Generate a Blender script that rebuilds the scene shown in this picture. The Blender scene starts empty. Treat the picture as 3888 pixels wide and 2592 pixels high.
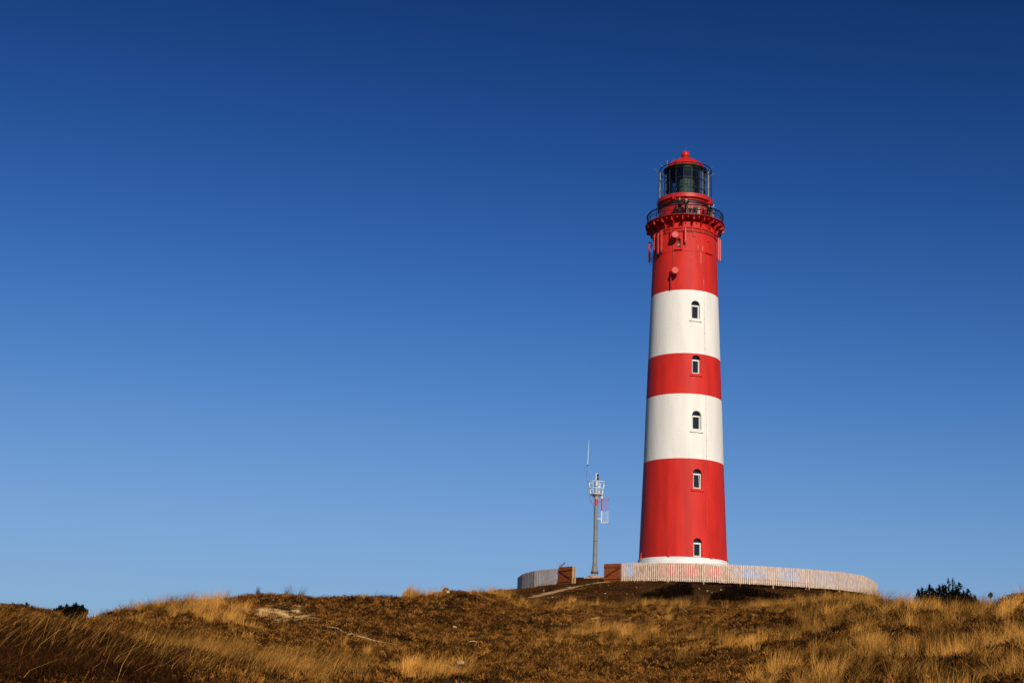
import bpy, bmesh, math, random
import numpy as np
from mathutils import Vector, Matrix

R = math.radians
random.seed(7)
rng = np.random.default_rng(11)
scene = bpy.context.scene
COL = scene.collection

# ------------------------------------------------------------------ camera
FPX, PITCH, ROLL = 5157.3, R(15.352), R(2.3525)       # focal length in photo pixels (3888 wide)
W0, H0 = 3888.0, 2592.0
_c, _s = math.cos(ROLL), math.sin(ROLL)
_up = Vector((0, -math.sin(PITCH), math.cos(PITCH)))
CAM_F = Vector((0, math.cos(PITCH), math.sin(PITCH)))
CAM_R = Vector((1, 0, 0)) * _c + _up * _s
CAM_U = Vector((1, 0, 0)) * -_s + _up * _c
cam_data = bpy.data.cameras.new("camera")
cam = bpy.data.objects.new("camera", cam_data)
COL.objects.link(cam)
cam.matrix_world = Matrix(((CAM_R.x, CAM_U.x, -CAM_F.x, 0), (CAM_R.y, CAM_U.y, -CAM_F.y, 0),
                           (CAM_R.z, CAM_U.z, -CAM_F.z, 0), (0, 0, 0, 1)))
cam_data.sensor_fit = 'HORIZONTAL'
cam_data.sensor_width = 22.2
cam_data.lens = 22.2 * FPX / W0
cam_data.clip_start = 0.5
cam_data.clip_end = 20000
scene.camera = cam

# ------------------------------------------------------------------ world, sun, exposure
SUN_EL = R(28.5)
SUN_DIR = Vector((math.sin(R(13.5)) * math.cos(SUN_EL), -math.cos(R(13.5)) * math.cos(SUN_EL), math.sin(SUN_EL)))
world = bpy.data.worlds.new("World")
scene.world = world
world.use_nodes = True
nt = world.node_tree
nt.nodes.clear()
wo = nt.nodes.new('ShaderNodeOutputWorld')
bg = nt.nodes.new('ShaderNodeBackground')
sky = nt.nodes.new('ShaderNodeTexSky')
sky.sky_type = 'NISHITA'
sky.sun_disc = False
sky.sun_elevation = SUN_EL
sky.sun_rotation = math.atan2(SUN_DIR.x, SUN_DIR.y)
sky.air_density = 1.0
sky.dust_density = 0.6
sky.ozone_density = 2.0
sky.altitude = 10
# deep, clean northern air: the Nishita radiance gets a steeper falloff with a soft shoulder towards the horizon
SKY_CURVE = ((3.2, 7.1, 3.62), (2.8, 4.0, 1.95), (3.25, 6.3, 1.22))      # per channel: exponent, gain, shoulder
sp = nt.nodes.new('ShaderNodeSeparateColor'); cb_ = nt.nodes.new('ShaderNodeCombineColor')
nt.links.new(sky.outputs[0], sp.inputs[0])
def _m(op, a, b):
    q = nt.nodes.new('ShaderNodeMath'); q.operation = op
    for k_, v_ in enumerate((a, b)):
        if isinstance(v_, (int, float)): q.inputs[k_].default_value = v_
        else: nt.links.new(v_, q.inputs[k_])
    return q.outputs[0]
for i_, (ga_, gn_, sh_) in enumerate(SKY_CURVE):
    f_ = _m('MULTIPLY', _m('POWER', _m('MULTIPLY', sp.outputs[i_], 0.1), ga_), gn_)
    f_ = _m('DIVIDE', f_, _m('ADD', _m('MULTIPLY', f_, sh_), 1.0))
    nt.links.new(_m('MULTIPLY', f_, 10.0), cb_.inputs[i_])
nt.links.new(cb_.outputs[0], bg.inputs['Color'])
bg.inputs['Strength'].default_value = 0.1
nt.links.new(bg.outputs[0], wo.inputs['Surface'])

sun_data = bpy.data.lights.new("sun", 'SUN')
sun_data.energy = 4.2
sun_data.angle = R(0.5)
sun_data.color = (1.0, 0.90, 0.76)
sun = bpy.data.objects.new("sun", sun_data)
COL.objects.link(sun)
sun.rotation_euler = SUN_DIR.to_track_quat('Z', 'Y').to_euler()
sun.location = SUN_DIR * 50

scene.view_settings.view_transform = 'Standard'
scene.view_settings.look = 'None'
scene.view_settings.exposure = 0.0
scene.view_settings.gamma = 1.0
scene.render.film_transparent = False

# ------------------------------------------------------------------ measuring helpers
def ray(px, py):
    d = CAM_F + CAM_R * ((px - W0 / 2) / FPX) + CAM_U * ((H0 / 2 - py) / FPX)
    return d.normalized()

def pt(px, py, dist):                    # the point seen at (px, py) a horizontal distance away
    d = ray(px, py)
    return d * (dist / math.hypot(d.x, d.y))

def project(P):                          # numpy (N,3) -> photo pixels
    f, r, u = np.array(CAM_F), np.array(CAM_R), np.array(CAM_U)
    k = P @ f
    return W0 / 2 + FPX * (P @ r) / k, H0 / 2 - FPX * (P @ u) / k

TD = 126.0
AX, AY = 16.436, math.sqrt(TD * TD - 16.436 ** 2)
TC = Vector((-AX / TD, -AY / TD, 0))     # from the tower towards the viewer's side
TR = Vector((-TC.y, TC.x, 0))
if TR.x < 0: TR = -TR

def tdir(th): return TC * math.cos(th) + TR * math.sin(th)
def tpt(r, th, z):
    v = tdir(th) * r
    return Vector((AX + v.x, AY + v.y, z))

def on_tower(px, py, r):                 # angle and height where the sight line meets a cylinder round the axis
    d = ray(px, py); dh = Vector((d.x, d.y)); L = dh.length; dh /= L
    a = Vector((AX, AY)); t0 = a.dot(dh); perp2 = a.length_squared - t0 * t0
    t = t0 - math.sqrt(max(0.0, r * r - perp2))
    p = dh * t; v = Vector((p.x - AX, p.y - AY, 0))
    return math.atan2(v.dot(TR), v.dot(TC)), t * d.z / L
def zfront(py, r, px=2597): return on_tower(px, py, r)[1]

# ------------------------------------------------------------------ mesh builder
class MB:
    def __init__(s): s.v, s.f, s.m = [], [], []
    def add(s, vs, fs, mi=0):
        o = len(s.v); s.v += [Vector(v) for v in vs]
        s.f += [tuple(i + o for i in f) for f in fs]; s.m += [mi] * len(fs)
        return s
    def box(s, c, sx, sy, sz, X=Vector((1, 0, 0)), Y=Vector((0, 1, 0)), Z=Vector((0, 0, 1)), mi=0):
        c = Vector(c); X, Y, Z = Vector(X) * sx / 2, Vector(Y) * sy / 2, Vector(Z) * sz / 2
        vs = [c + X * a + Y * b + Z * d for d in (-1, 1) for b in (-1, 1) for a in (-1, 1)]
        return s.add(vs, [(0, 2, 3, 1), (4, 5, 7, 6), (0, 1, 5, 4), (2, 6, 7, 3), (0, 4, 6, 2), (1, 3, 7, 5)], mi)
    def tube(s, pts, rad, n=8, closed=False, mi=0):
        pts = [Vector(p) for p in pts]; k = len(pts)
        rads = rad if isinstance(rad, (list, tuple)) else [rad] * k
        vs, fs = [], []
        prev = None
        for i, p in enumerate(pts):
            if closed: t = pts[(i + 1) % k] - pts[i - 1]
            else: t = pts[min(i + 1, k - 1)] - pts[max(i - 1, 0)]
            t = t.normalized() if t.length > 1e-9 else Vector((0, 0, 1))
            if prev is None:
                a = Vector((0, 0, 1)) if abs(t.z) < .9 else Vector((1, 0, 0))
                u = t.cross(a).normalized()
            else:
                u = (prev - t * prev.dot(t)).normalized()
            prev = u; w = t.cross(u)
            for j in range(n):
                a = 2 * math.pi * j / n
                vs.append(p + (u * math.cos(a) + w * math.sin(a)) * rads[i])
        for i in range(k if closed else k - 1):
            for j in range(n):
                a, b = i * n + j, i * n + (j + 1) % n
                c, d = ((i + 1) % k) * n + (j + 1) % n, ((i + 1) % k) * n + j
                fs.append((a, b, c, d))
        if not closed:
            fs.append(tuple(range(n - 1, -1, -1))); fs.append(tuple((k - 1) * n + j for j in range(n)))
        return s.add(vs, fs, mi)
    def lathe(s, prof, n=64, center=(16.436, 124.9234), off=0.0, caps=True, mi=0, loop=False):
        vs, fs = [], []
        for r, z in prof:
            for j in range(n):
                p = tdir(off + 2 * math.pi * j / n) * r
                vs.append((center[0] + p.x, center[1] + p.y, z))
        k = len(prof)
        for i in range(k if loop else k - 1):
            for j in range(n):
                a, b = i * n + j, i * n + (j + 1) % n
                i2 = (i + 1) % k
                fs.append((a, b, i2 * n + (j + 1) % n, i2 * n + j))
        if caps and not loop:
            fs.append(tuple(range(n - 1, -1, -1))); fs.append(tuple((k - 1) * n + j for j in range(n)))
        return s.add(vs, fs, mi)
    def prism(s, poly, depth_vec, mi=0):          # planar polygon (3D points) pushed along a vector
        n = len(poly); d = Vector(depth_vec)
        vs = [Vector(p) for p in poly] + [Vector(p) + d for p in poly]
        fs = [tuple(range(n)), tuple(range(2 * n - 1, n - 1, -1))]
        fs += [(j, j + n, (j + 1) % n + n, (j + 1) % n) for j in range(n)]
        return s.add(vs, fs, mi)
    def ball(s, c, r, sx=1, sy=1, sz=1, seg=12, rings=8, mi=0):
        vs, fs = [], []
        c = Vector(c)
        for i in range(1, rings):
            a = math.pi * i / rings
            for j in range(seg):
                b = 2 * math.pi * j / seg
                vs.append(c + Vector((r * sx * math.sin(a) * math.cos(b), r * sy * math.sin(a) * math.sin(b), r * sz * math.cos(a))))
        top, bot = len(vs), len(vs) + 1
        vs += [c + Vector((0, 0, r * sz)), c - Vector((0, 0, r * sz))]
        for i in range(rings - 2):
            for j in range(seg):
                a, b = i * seg + j, i * seg + (j + 1) % seg
                fs.append((a, a + seg, b + seg, b))
        for j in range(seg):
            fs.append((top, j, (j + 1) % seg)); q = (rings - 2) * seg
            fs.append((bot, q + (j + 1) % seg, q + j))
        return s.add(vs, fs, mi)
    def build(s, name, mats, parent=None, origin=None, smooth=None):
        me = bpy.data.meshes.new(name)
        o = Vector((0, 0, 0))
        if parent is not None:
            p = parent
            while p.parent: p = p.parent
            o = p.location.copy()
        elif origin is not None: o = Vector(origin)
        me.from_pydata([v - o for v in s.v], [], s.f)
        if not isinstance(mats, (list, tuple)): mats = [mats]
        for m in mats: me.materials.append(m)
        if len(mats) > 1: me.polygons.foreach_set('material_index', s.m)
        bm = bmesh.new(); bm.from_mesh(me)
        bmesh.ops.recalc_face_normals(bm, faces=bm.faces); bm.to_mesh(me); bm.free()
        if smooth is not None:
            me.polygons.foreach_set('use_smooth', [True] * len(me.polygons))
            me.set_sharp_from_angle(angle=R(smooth))
        ob = bpy.data.objects.new(name, me); COL.objects.link(ob)
        if parent is not None: ob.parent = parent
        elif origin is not None: ob.location = o
        return ob

def tag(o, label=None, cat=None, group=None, kind=None):
    for k, v in (('label', label), ('category', cat), ('group', group), ('kind', kind)):
        if v: o[k] = v
    return o
def thing(name, loc, label, cat, group=None):
    o = bpy.data.objects.new(name, None); COL.objects.link(o)
    o.location = loc; o.empty_display_size = .3
    return tag(o, label, cat, group)

# ------------------------------------------------------------------ materials
def pmat(name, col, rough=.6, spec=.3, metal=0.0, var=0.0, vscale=1.0, bump=0.0, bscale=20.0, col2=None, stretch=None, detail=5):
    m = bpy.data.materials.new(name); m.use_nodes = True
    n = m.node_tree; b = n.nodes['Principled BSDF']
    b.inputs['Roughness'].default_value = rough
    b.inputs['Specular IOR Level'].default_value = spec
    b.inputs['Metallic'].default_value = metal
    b.inputs['Base Color'].default_value = (*col, 1)
    if var or bump:
        tc = n.nodes.new('ShaderNodeTexCoord'); mp = n.nodes.new('ShaderNodeMapping')
        n.links.new(tc.outputs['Object'], mp.inputs['Vector'])
        if stretch: mp.inputs['Scale'].default_value = stretch
        if var:
            t = n.nodes.new('ShaderNodeTexNoise'); t.inputs['Scale'].default_value = vscale; t.inputs['Detail'].default_value = detail
            n.links.new(mp.outputs[0], t.inputs['Vector'])
            r = n.nodes.new('ShaderNodeValToRGB'); r.color_ramp.elements[0].position = .32; r.color_ramp.elements[1].position = .68
            c2 = col2 if col2 else tuple(c * (1 - var) for c in col)
            r.color_ramp.elements[0].color = (*c2, 1); r.color_ramp.elements[1].color = (*[min(1, c * (1 + var * .3)) for c in col], 1)
            n.links.new(t.outputs['Fac'], r.inputs['Fac']); n.links.new(r.outputs['Color'], b.inputs['Base Color'])
        if bump:
            t2 = n.nodes.new('ShaderNodeTexNoise'); t2.inputs['Scale'].default_value = bscale; t2.inputs['Detail'].default_value = 4
            n.links.new(tc.outputs['Object'], t2.inputs['Vector'])
            bp = n.nodes.new('ShaderNodeBump'); bp.inputs['Strength'].default_value = 1; bp.inputs['Distance'].default_value = bump
            n.links.new(t2.outputs['Fac'], bp.inputs['Height']); n.links.new(bp.outputs['Normal'], b.inputs['Normal'])
    return m

M = {}
M['red'] = pmat('red_plaster_paint', (.61, .026, .017), .55, .16, var=.20, vscale=1.4, bump=.012, bscale=9, stretch=(1, 1, .16), detail=7)
M['white'] = pmat('white_plaster_paint', (.83, .785, .70), .65, .15, var=.085, vscale=1.5, bump=.020, bscale=8, stretch=(1, 1, .14), detail=7)
M['red_metal'] = pmat('red_metal_paint', (.52, .020, .014), .45, .3, var=.2, vscale=2.5, bump=.003, bscale=10)
M['red_panel'] = pmat('red_antenna_plastic', (.58, .04, .028), .45, .4, var=.08, vscale=3)
M['plinth'] = pmat('white_plinth_paint', (.78, .76, .72), .6, .25, var=.1, vscale=1.5, bump=.006, bscale=14)
M['frame'] = pmat('white_window_frame', (.82, .79, .72), .35, .4, var=.05, vscale=3)
M['black_metal'] = pmat('black_iron', (.010, .011, .010), .45, .4, var=.3, vscale=4)
M['dark_green'] = pmat('dark_green_iron', (.012, .017, .014), .5, .35, var=.3, vscale=3)
M['galv'] = pmat('galvanised_steel', (.34, .35, .36), .4, .5, metal=.55, var=.25, vscale=5)
M['mast_grey'] = pmat('grey_mast_paint', (.22, .22, .205), .55, .3, var=.25, vscale=1.6, bump=.004, bscale=8)
M['rust'] = pmat('rusty_steel', (.24, .07, .03), .8, .2, var=.5, vscale=9, bump=.006, bscale=25)
M['white_metal'] = pmat('white_metal_paint', (.78, .75, .66), .45, .35, var=.12, vscale=5)
M['red_coat'] = pmat('mast_red_paint', (.60, .045, .025), .45, .35, var=.2, vscale=6)
M['lampglass'] = pmat('brown_signal_glass', (.03, .016, .008), .12, .6, var=.4, vscale=9)
M['cable'] = pmat('black_cable', (.012, .013, .016), .6, .3, var=.2, vscale=8)
M['interior'] = pmat('lantern_interior', (.010, .012, .012), .7, .2, var=.4, vscale=3)
M['silver'] = pmat('bright_metal_cap', (.65, .65, .62), .25, .6, metal=.7, var=.1, vscale=8)
M['slat'] = pmat('larch_slat', (.72, .545, .42), .7, .2, var=.32, vscale=3.2, bump=.004, bscale=30, col2=(.48, .34, .25), stretch=(2.5, 2.5, .8))
M['slat_pale'] = pmat('weathered_slat', (.58, .46, .39), .75, .2, var=.3, vscale=3, bump=.004, bscale=30, col2=(.40, .32, .28), stretch=(2.5, 2.5, .8))
M['post'] = pmat('pine_post', (.52, .31, .14), .75, .2, var=.3, vscale=4, bump=.004, bscale=30, col2=(.36, .21, .09), stretch=(3, 3, .6))
M['gatewood'] = pmat('stained_gate_board', (.27, .062, .008), .65, .25, var=.55, vscale=5, bump=.006, bscale=24, stretch=(4, 4, .5))
M['gatebrace'] = pmat('stained_gate_brace', (.10, .019, .003), .65, .25, var=.4, vscale=5, bump=.004, bscale=20)
M['brick'] = pmat('broken_brick', (.42, .16, .09), .9, .15, var=.4, vscale=7, bump=.02, bscale=16, col2=(.50, .38, .28))
M['concrete'] = pmat('pale_concrete', (.50, .45, .36), .9, .15, var=.25, vscale=6, bump=.01, bscale=18)
M['stone'] = pmat('pale_stone', (.52, .375, .20), .85, .2, var=.25, vscale=9, bump=.01, bscale=30)
M['stone_brown'] = pmat('brown_stone', (.20, .085, .03), .9, .15, var=.5, vscale=12, bump=.02, bscale=20)
M['deadwood_pale'] = pmat('bleached_branch', (.52, .33, .16), .85, .2, var=.4, vscale=8, bump=.01, bscale=30)
M['deadwood_dark'] = pmat('charred_branch', (.012, .007, .004), .9, .1, var=.4, vscale=8, bump=.01, bscale=30)
M['scope'] = pmat('grey_scope_paint', (.13, .14, .155), .4, .45, var=.3, vscale=9)
M['path'] = pmat('sandy_path', (.52, .31, .13), .95, .1, var=.45, vscale=1.6, bump=.05, bscale=3.5, detail=8)
M['bark'] = pmat('dark_bark', (.03, .02, .012), .9, .1, var=.4, vscale=8, bump=.01, bscale=20)

def glass_mat():
    m = bpy.data.materials.new('lantern_glass'); m.use_nodes = True
    n = m.node_tree; n.nodes.clear()
    o = n.nodes.new('ShaderNodeOutputMaterial'); mx = n.nodes.new('ShaderNodeMixShader')
    t = n.nodes.new('ShaderNodeBsdfTransparent'); t.inputs[0].default_value = (.56, .68, .62, 1)
    g = n.nodes.new('ShaderNodeBsdfGlossy'); g.inputs['Roughness'].default_value = .06
    fr = n.nodes.new('ShaderNodeFresnel'); fr.inputs['IOR'].default_value = 1.5
    n.links.new(fr.outputs[0], mx.inputs[0]); n.links.new(t.outputs[0], mx.inputs[1]); n.links.new(g.outputs[0], mx.inputs[2])
    n.links.new(mx.outputs[0], o.inputs['Surface'])
    return m
M['glass'] = glass_mat()
M['pane'] = pmat('dark_window_pane', (.010, .012, .012), .12, .5, var=.3, vscale=2)
def lens_mat():
    m = pmat('fresnel_lens', (.17, .20, .16), .2, .6, var=.5, vscale=3, stretch=(1, 1, 6))
    n = m.node_tree; b = n.nodes['Principled BSDF']
    w = n.nodes.new('ShaderNodeTexWave'); w.wave_type = 'BANDS'; w.bands_direction = 'Z'; w.inputs['Scale'].default_value = 2.2
    tc = n.nodes.new('ShaderNodeTexCoord'); n.links.new(tc.outputs['Object'], w.inputs['Vector'])
    bp = n.nodes.new('ShaderNodeBump'); bp.inputs['Distance'].default_value = .06
    n.links.new(w.outputs['Fac'], bp.inputs['Height']); n.links.new(bp.outputs['Normal'], b.inputs['Normal'])
    return m
M['lens'] = lens_mat()

def foliage_mat(name, lo, hi, rough=.7, trans=0.0):
    m = bpy.data.materials.new(name); m.use_nodes = True
    n = m.node_tree; b = n.nodes['Principled BSDF']
    b.inputs['Roughness'].default_value = rough; b.inputs['Specular IOR Level'].default_value = .03
    a = n.nodes.new('ShaderNodeAttribute'); a.attribute_name = 'tint'
    r = n.nodes.new('ShaderNodeValToRGB')
    r.color_ramp.elements[0].color = (*lo, 1); r.color_ramp.elements[1].color = (*hi, 1)
    n.links.new(a.outputs['Fac'], r.inputs['Fac']); n.links.new(r.outputs['Color'], b.inputs['Base Color'])
    return m
M['marram'] = foliage_mat('dry_marram_blade', (.020, .0068, .001), (.80, .375, .075))
M['litter'] = foliage_mat('dry_short_grass', (.032, .0115, .002), (.64, .285, .055))
M['heath'] = foliage_mat('heather_sprig', (.0065, .0024, .0005), (.42, .165, .030))
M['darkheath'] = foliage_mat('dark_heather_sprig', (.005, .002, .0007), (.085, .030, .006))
M['hillheath'] = foliage_mat('burnt_heath_sprig', (.008, .0034, .001), (.21, .080, .018))
M['pine'] = foliage_mat('dark_pine_needles', (.002, .002, .001), (.010, .008, .0035))
M['crowberry'] = foliage_mat('crowberry_twigs', (.003, .002, .001), (.020, .009, .003))

def ground_mat():
    m = bpy.data.materials.new('dune_soil'); m.use_nodes = True
    n = m.node_tree; b = n.nodes['Principled BSDF']
    b.inputs['Roughness'].default_value = .95; b.inputs['Specular IOR Level'].default_value = .08
    tc = n.nodes.new('ShaderNodeTexCoord')
    t = n.nodes.new('ShaderNodeTexNoise'); t.inputs['Scale'].default_value = .9; t.inputs['Detail'].default_value = 9; t.inputs['Roughness'].default_value = .68
    n.links.new(tc.outputs['Object'], t.inputs['Vector'])
    r = n.nodes.new('ShaderNodeValToRGB')
    e = r.color_ramp.elements
    e[0].position = .34; e[0].color = (.010, .0045, .0015, 1)
    e[1].position = .70; e[1].color = (.105, .048, .014, 1)
    k = e.new(.52); k.color = (.038, .017, .005, 1)
    n.links.new(t.outputs['Fac'], r.inputs['Fac'])
    a = n.nodes.new('ShaderNodeAttribute'); a.attribute_name = 'sand'
    t3 = n.nodes.new('ShaderNodeTexNoise'); t3.inputs['Scale'].default_value = 1.5; t3.inputs['Detail'].default_value = 8; t3.inputs['Roughness'].default_value = .7
    n.links.new(tc.outputs['Object'], t3.inputs['Vector'])
    ad = n.nodes.new('ShaderNodeMath'); ad.operation = 'ADD'
    am = n.nodes.new('ShaderNodeMath'); am.operation = 'MULTIPLY'; am.inputs[1].default_value = 1.7
    n.links.new(t3.outputs['Fac'], am.inputs[0]); n.links.new(a.outputs['Fac'], ad.inputs[0]); n.links.new(am.outputs[0], ad.inputs[1])
    st = n.nodes.new('ShaderNodeMapRange'); st.inputs['From Min'].default_value = 1.10; st.inputs['From Max'].default_value = 1.40
    n.links.new(ad.outputs[0], st.inputs['Value'])
    mx = n.nodes.new('ShaderNodeMix'); mx.data_type = 'RGBA'
    mx.inputs['B'].default_value = (.68, .42, .165, 1)
    n.links.new(st.outputs[0], mx.inputs['Factor']); n.links.new(r.outputs['Color'], mx.inputs['A'])
    n.links.new(mx.outputs['Result'], b.inputs['Base Color'])
    bp = n.nodes.new('ShaderNodeBump'); bp.inputs['Distance'].default_value = .12; bp.inputs['Strength'].default_value = .9
    n.links.new(t3.outputs['Fac'], bp.inputs['Height']); n.links.new(bp.outputs['Normal'], b.inputs['Normal'])
    return m
M['ground'] = ground_mat()

# ------------------------------------------------------------------ terrain
def vnoise(x, y, seed=0):
    xi, yi = np.floor(x).astype(np.int64), np.floor(y).astype(np.int64)
    fx, fy = x - xi, y - yi
    fx, fy = fx * fx * (3 - 2 * fx), fy * fy * (3 - 2 * fy)
    def h(a, b):
        n = (a * 374761393 + b * 668265263 + seed * 974634777) & 0xffffffff
        n = ((n ^ (n >> 13)) * 1274126177) & 0xffffffff
        return ((n ^ (n >> 16)) & 0xffff) / 65535.0 - .5
    return (h(xi, yi) * (1 - fx) + h(xi + 1, yi) * fx) * (1 - fy) + (h(xi, yi + 1) * (1 - fx) + h(xi + 1, yi + 1) * fx) * fy

# one profile of the ground per sight direction: (distance, photo row of the soil) or (distance, None, height)
PROF = {
    -500: [(22, 2592), (28, 2490), (34, 2430), (38, 2412), (46, None, 1.6), (60, None, 2.2), (80, None, 4.4), (95, 2335), (104, None, 6.0), (125, None, 4)],
    0: [(22, 2592), (28, 2485), (34, 2420), (38, 2398), (46, None, 1.5), (60, None, 2.2), (80, None, 4.4), (95, 2322), (104, None, 5.8), (125, None, 4)],
    160: [(22, 2592), (28, 2485), (35, 2420), (39, 2398), (47, None, 1.6), (60, None, 2.3), (80, None, 4.2), (95, 2326), (104, None, 5.6), (125, None, 4)],
    300: [(22, 2592), (30, 2480), (40, 2412), (46, 2390), (54, None, 2.3), (66, None, 2.4), (80, None, 3.6), (95, 2360), (110, None, 4), (125, None, 3.5)],
    430: [(23, 2592), (34, 2475), (44, 2390), (51, 2358), (55, 2350), (64, None, 3.0), (80, None, 3), (125, None, 3)],
    600: [(26, 2592), (38, 2480), (50, 2380), (58, 2322), (62, 2310), (66, 2305), (74, None, 4.0), (90, None, 4), (125, None, 3)],
    800: [(28, 2592), (42, 2480), (54, 2380), (62, 2318), (66, 2302), (72, None, 4.5), (82, None, 4.4), (125, None, 4)],
    1000: [(32, 2592), (46, 2480), (56, 2395), (63, 2350), (66.5, 2306), (69, 2290), (76, None, 4.9), (90, None, 4.6), (125, None, 4.5)],
    1300: [(36, 2592), (50, 2480), (60, 2390), (67, 2310), (71, 2268), (78, None, 5.6), (92, None, 5), (125, None, 5.5)],
    1560: [(38, 2592), (51, 2490), (61, 2405), (68, 2320), (72, 2256), (79, None, 5.9), (95, None, 5.6), (125, None, 6.5)],
    1720: [(40, 2592), (52, 2495), (62, 2410), (70, 2326), (75, 2250), (82, None, 6.1), (98, None, 6.6), (125, None, 8.6)],
    1900: [(40, 2592), (53, 2495), (63, 2415), (73, 2325), (80, 2262), (86, 2244), (95, None, 7.4), (110, None, 8.9), (125, None, 10.6), (140, None, 9)],
    2010: [(42, 2592), (55, 2490), (66, 2400), (76, 2335), (84, 2306), (92, 2286), (102, 2262), (112, 2242), (119, 2231), (126, None, 11.2), (142, None, 10)],
    2140: [(42, 2592), (56, 2485), (68, 2395), (78, 2335), (86, 2304), (94, 2280), (103, 2250), (112, 2222), (119, 2200), (126, None, 12.1), (142, None, 10.6)],
    2300: [(42, 2592), (56, 2485), (66, 2405), (76, 2348), (84, 2312), (92, 2287), (101, 2250), (109.5, 2211), (114, 2203), (118, 2196), (126, None, 12.3), (142, None, 10.8)],
    2600: [(42, 2592), (55, 2490), (65, 2408), (74, 2340), (80, 2308), (88, None, 6.6), (96, None, 7.5), (103, 2262), (109.2, 2214), (118, None, 11.9), (126, None, 12.4), (142, None, 10.8)],
    2900: [(38, 2592), (51, 2485), (61, 2395), (69, 2330), (74, 2306), (82, None, 6.3), (93, None, 7.4), (103, 2271), (111, 2228), (118, None, 11.8), (126, None, 12.3), (142, None, 10.8)],
    3200: [(32, 2592), (44, 2485), (54, 2392), (62, 2315), (66, 2292), (74, None, 5.9), (90, None, 6.8), (104, None, 9.0), (116, 2249), (126, None, 12.0), (142, None, 10.6)],
    3330: [(30, 2592), (42, 2485), (52, 2392), (60, 2306), (64, 2284), (72, None, 5.5), (90, None, 6.2), (106, None, 8.4), (125, None, 11.2), (142, None, 10)],
    3450: [(29, 2592), (41, 2485), (51, 2392), (58, 2318), (61, 2306), (70, None, 4.8), (90, None, 5.2), (125, None, 7), (142, None, 6.5)],
    3570: [(28, 2592), (40, 2485), (50, 2390), (57, 2340), (60, 2328), (70, None, 4.8), (90, None, 4.5), (125, None, 4)],
    3730: [(27, 2592), (38, 2485), (48, 2390), (55, 2344), (59, 2332), (68, None, 4.6), (90, None, 4), (125, None, 3)],
    3888: [(26, 2592), (37, 2475), (46, 2375), (53, 2295), (56, 2281), (66, None, 4.6), (90, None, 4), (125, None, 3)],
    4450: [(26, 2592), (37, 2475), (46, 2375), (53, 2290), (56, 2276), (66, None, 4.6), (90, None, 4), (125, None, 3)],
}
def herm(xq, x, y):
    x, y = np.asarray(x, float), np.asarray(y, float)
    m = np.zeros_like(y); dx = np.diff(x); s = np.diff(y) / dx
    m[1:-1] = np.where(s[:-1] * s[1:] > 0, 2 * s[:-1] * s[1:] / (s[:-1] + s[1:] + 1e-12), (s[:-1] + s[1:]) * .18)
    m[0], m[-1] = s[0], s[-1]
    i = np.clip(np.searchsorted(x, xq) - 1, 0, len(x) - 2)
    t = np.clip((xq - x[i]) / dx[i], 0, 1); h = dx[i]
    return (y[i] * (1 + 2 * t) * (1 - t) ** 2 + m[i] * h * t * (1 - t) ** 2 + y[i + 1] * t * t * (3 - 2 * t) - m[i + 1] * h * t * t * (1 - t))
DG = np.arange(0, 400.1, .25)
azs, cols_ = [], []
for px, pr in PROF.items():
    ds, zs = [0, 8], [-1.7, -1.6]
    for e in pr:
        ds.append(e[0])
        zs.append(e[2] if e[1] is None else pt(px, e[1], e[0]).z)
    ds += [190, 260, 400]; zs += [zs[-1] * .5 - .5, 0, -2]
    a = pt(px, 2400, 50); azs.append(math.degrees(math.atan2(a.x, a.y)))
    cols_.append(herm(DG, ds, zs))
AZ0, AZ1, DAZ = azs[0], azs[-1], .1
AG = np.arange(AZ0, AZ1 + DAZ / 2, DAZ)
cols_ = np.array(cols_)
TAB = np.array([herm(AG, azs, cols_[:, j]) for j in range(len(DG))]).T
TAB = np.nan_to_num(TAB)
RING_R = 15.95
RCX, RCY = AX + TR.x * 1.06 + TC.x * .95, AY + TR.y * 1.06 + TC.y * .95      # centre of the fenced ring
def terrain(x, y):
    x, y = np.asarray(x, float), np.asarray(y, float)
    d = np.hypot(x, y); az = np.degrees(np.arctan2(x, y))
    out = np.abs(az) - 26; side = np.clip(out / 30, 0, 1)
    ai = np.clip((az - AZ0) / DAZ, 0, len(AG) - 1.001); di = np.clip(d / .25, 0, len(DG) - 1.001)
    a0, d0 = ai.astype(int), di.astype(int); fa, fd = ai - a0, di - d0
    z = (TAB[a0, d0] * (1 - fa) + TAB[a0 + 1, d0] * fa) * (1 - fd) + (TAB[a0, d0 + 1] * (1 - fa) + TAB[a0 + 1, d0 + 1] * fa) * fd
    z = z * (1 - side) + (-1.2 + .02 * np.minimum(d, 120)) * side
    z = np.where(d > 400, -2.0, z)
    near = np.clip((d - 10) / 14, 0, 1) * np.clip((102 - d) / 14, .12, 1)
    n = .62 * vnoise(x / 6.5, y / 6.5, 1) + .42 * vnoise(x / 2.6, y / 2.6, 2) + .34 * vnoise(x / 1.2, y / 1.2, 3)
    n = n + (.55 * vnoise(x / 3.1, y / 3.1, 7) + .30 * vnoise(x / 1.5, y / 1.5, 8)) * np.clip((az - 5) / 4, 0, 1)
    rr = np.hypot(x - AX, y - AY)
    keep = np.clip((rr - 5) / 4, .25, 1)
    z = z + n * near * keep * .8 + np.clip((d - 200) / 200, 0, 1) * 3 * vnoise(x / 60, y / 60, 5)
    return z
def tz(x, y): return float(terrain(np.array([x]), np.array([y]))[0])
_dd = np.arange(18, 135, .06)
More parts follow.
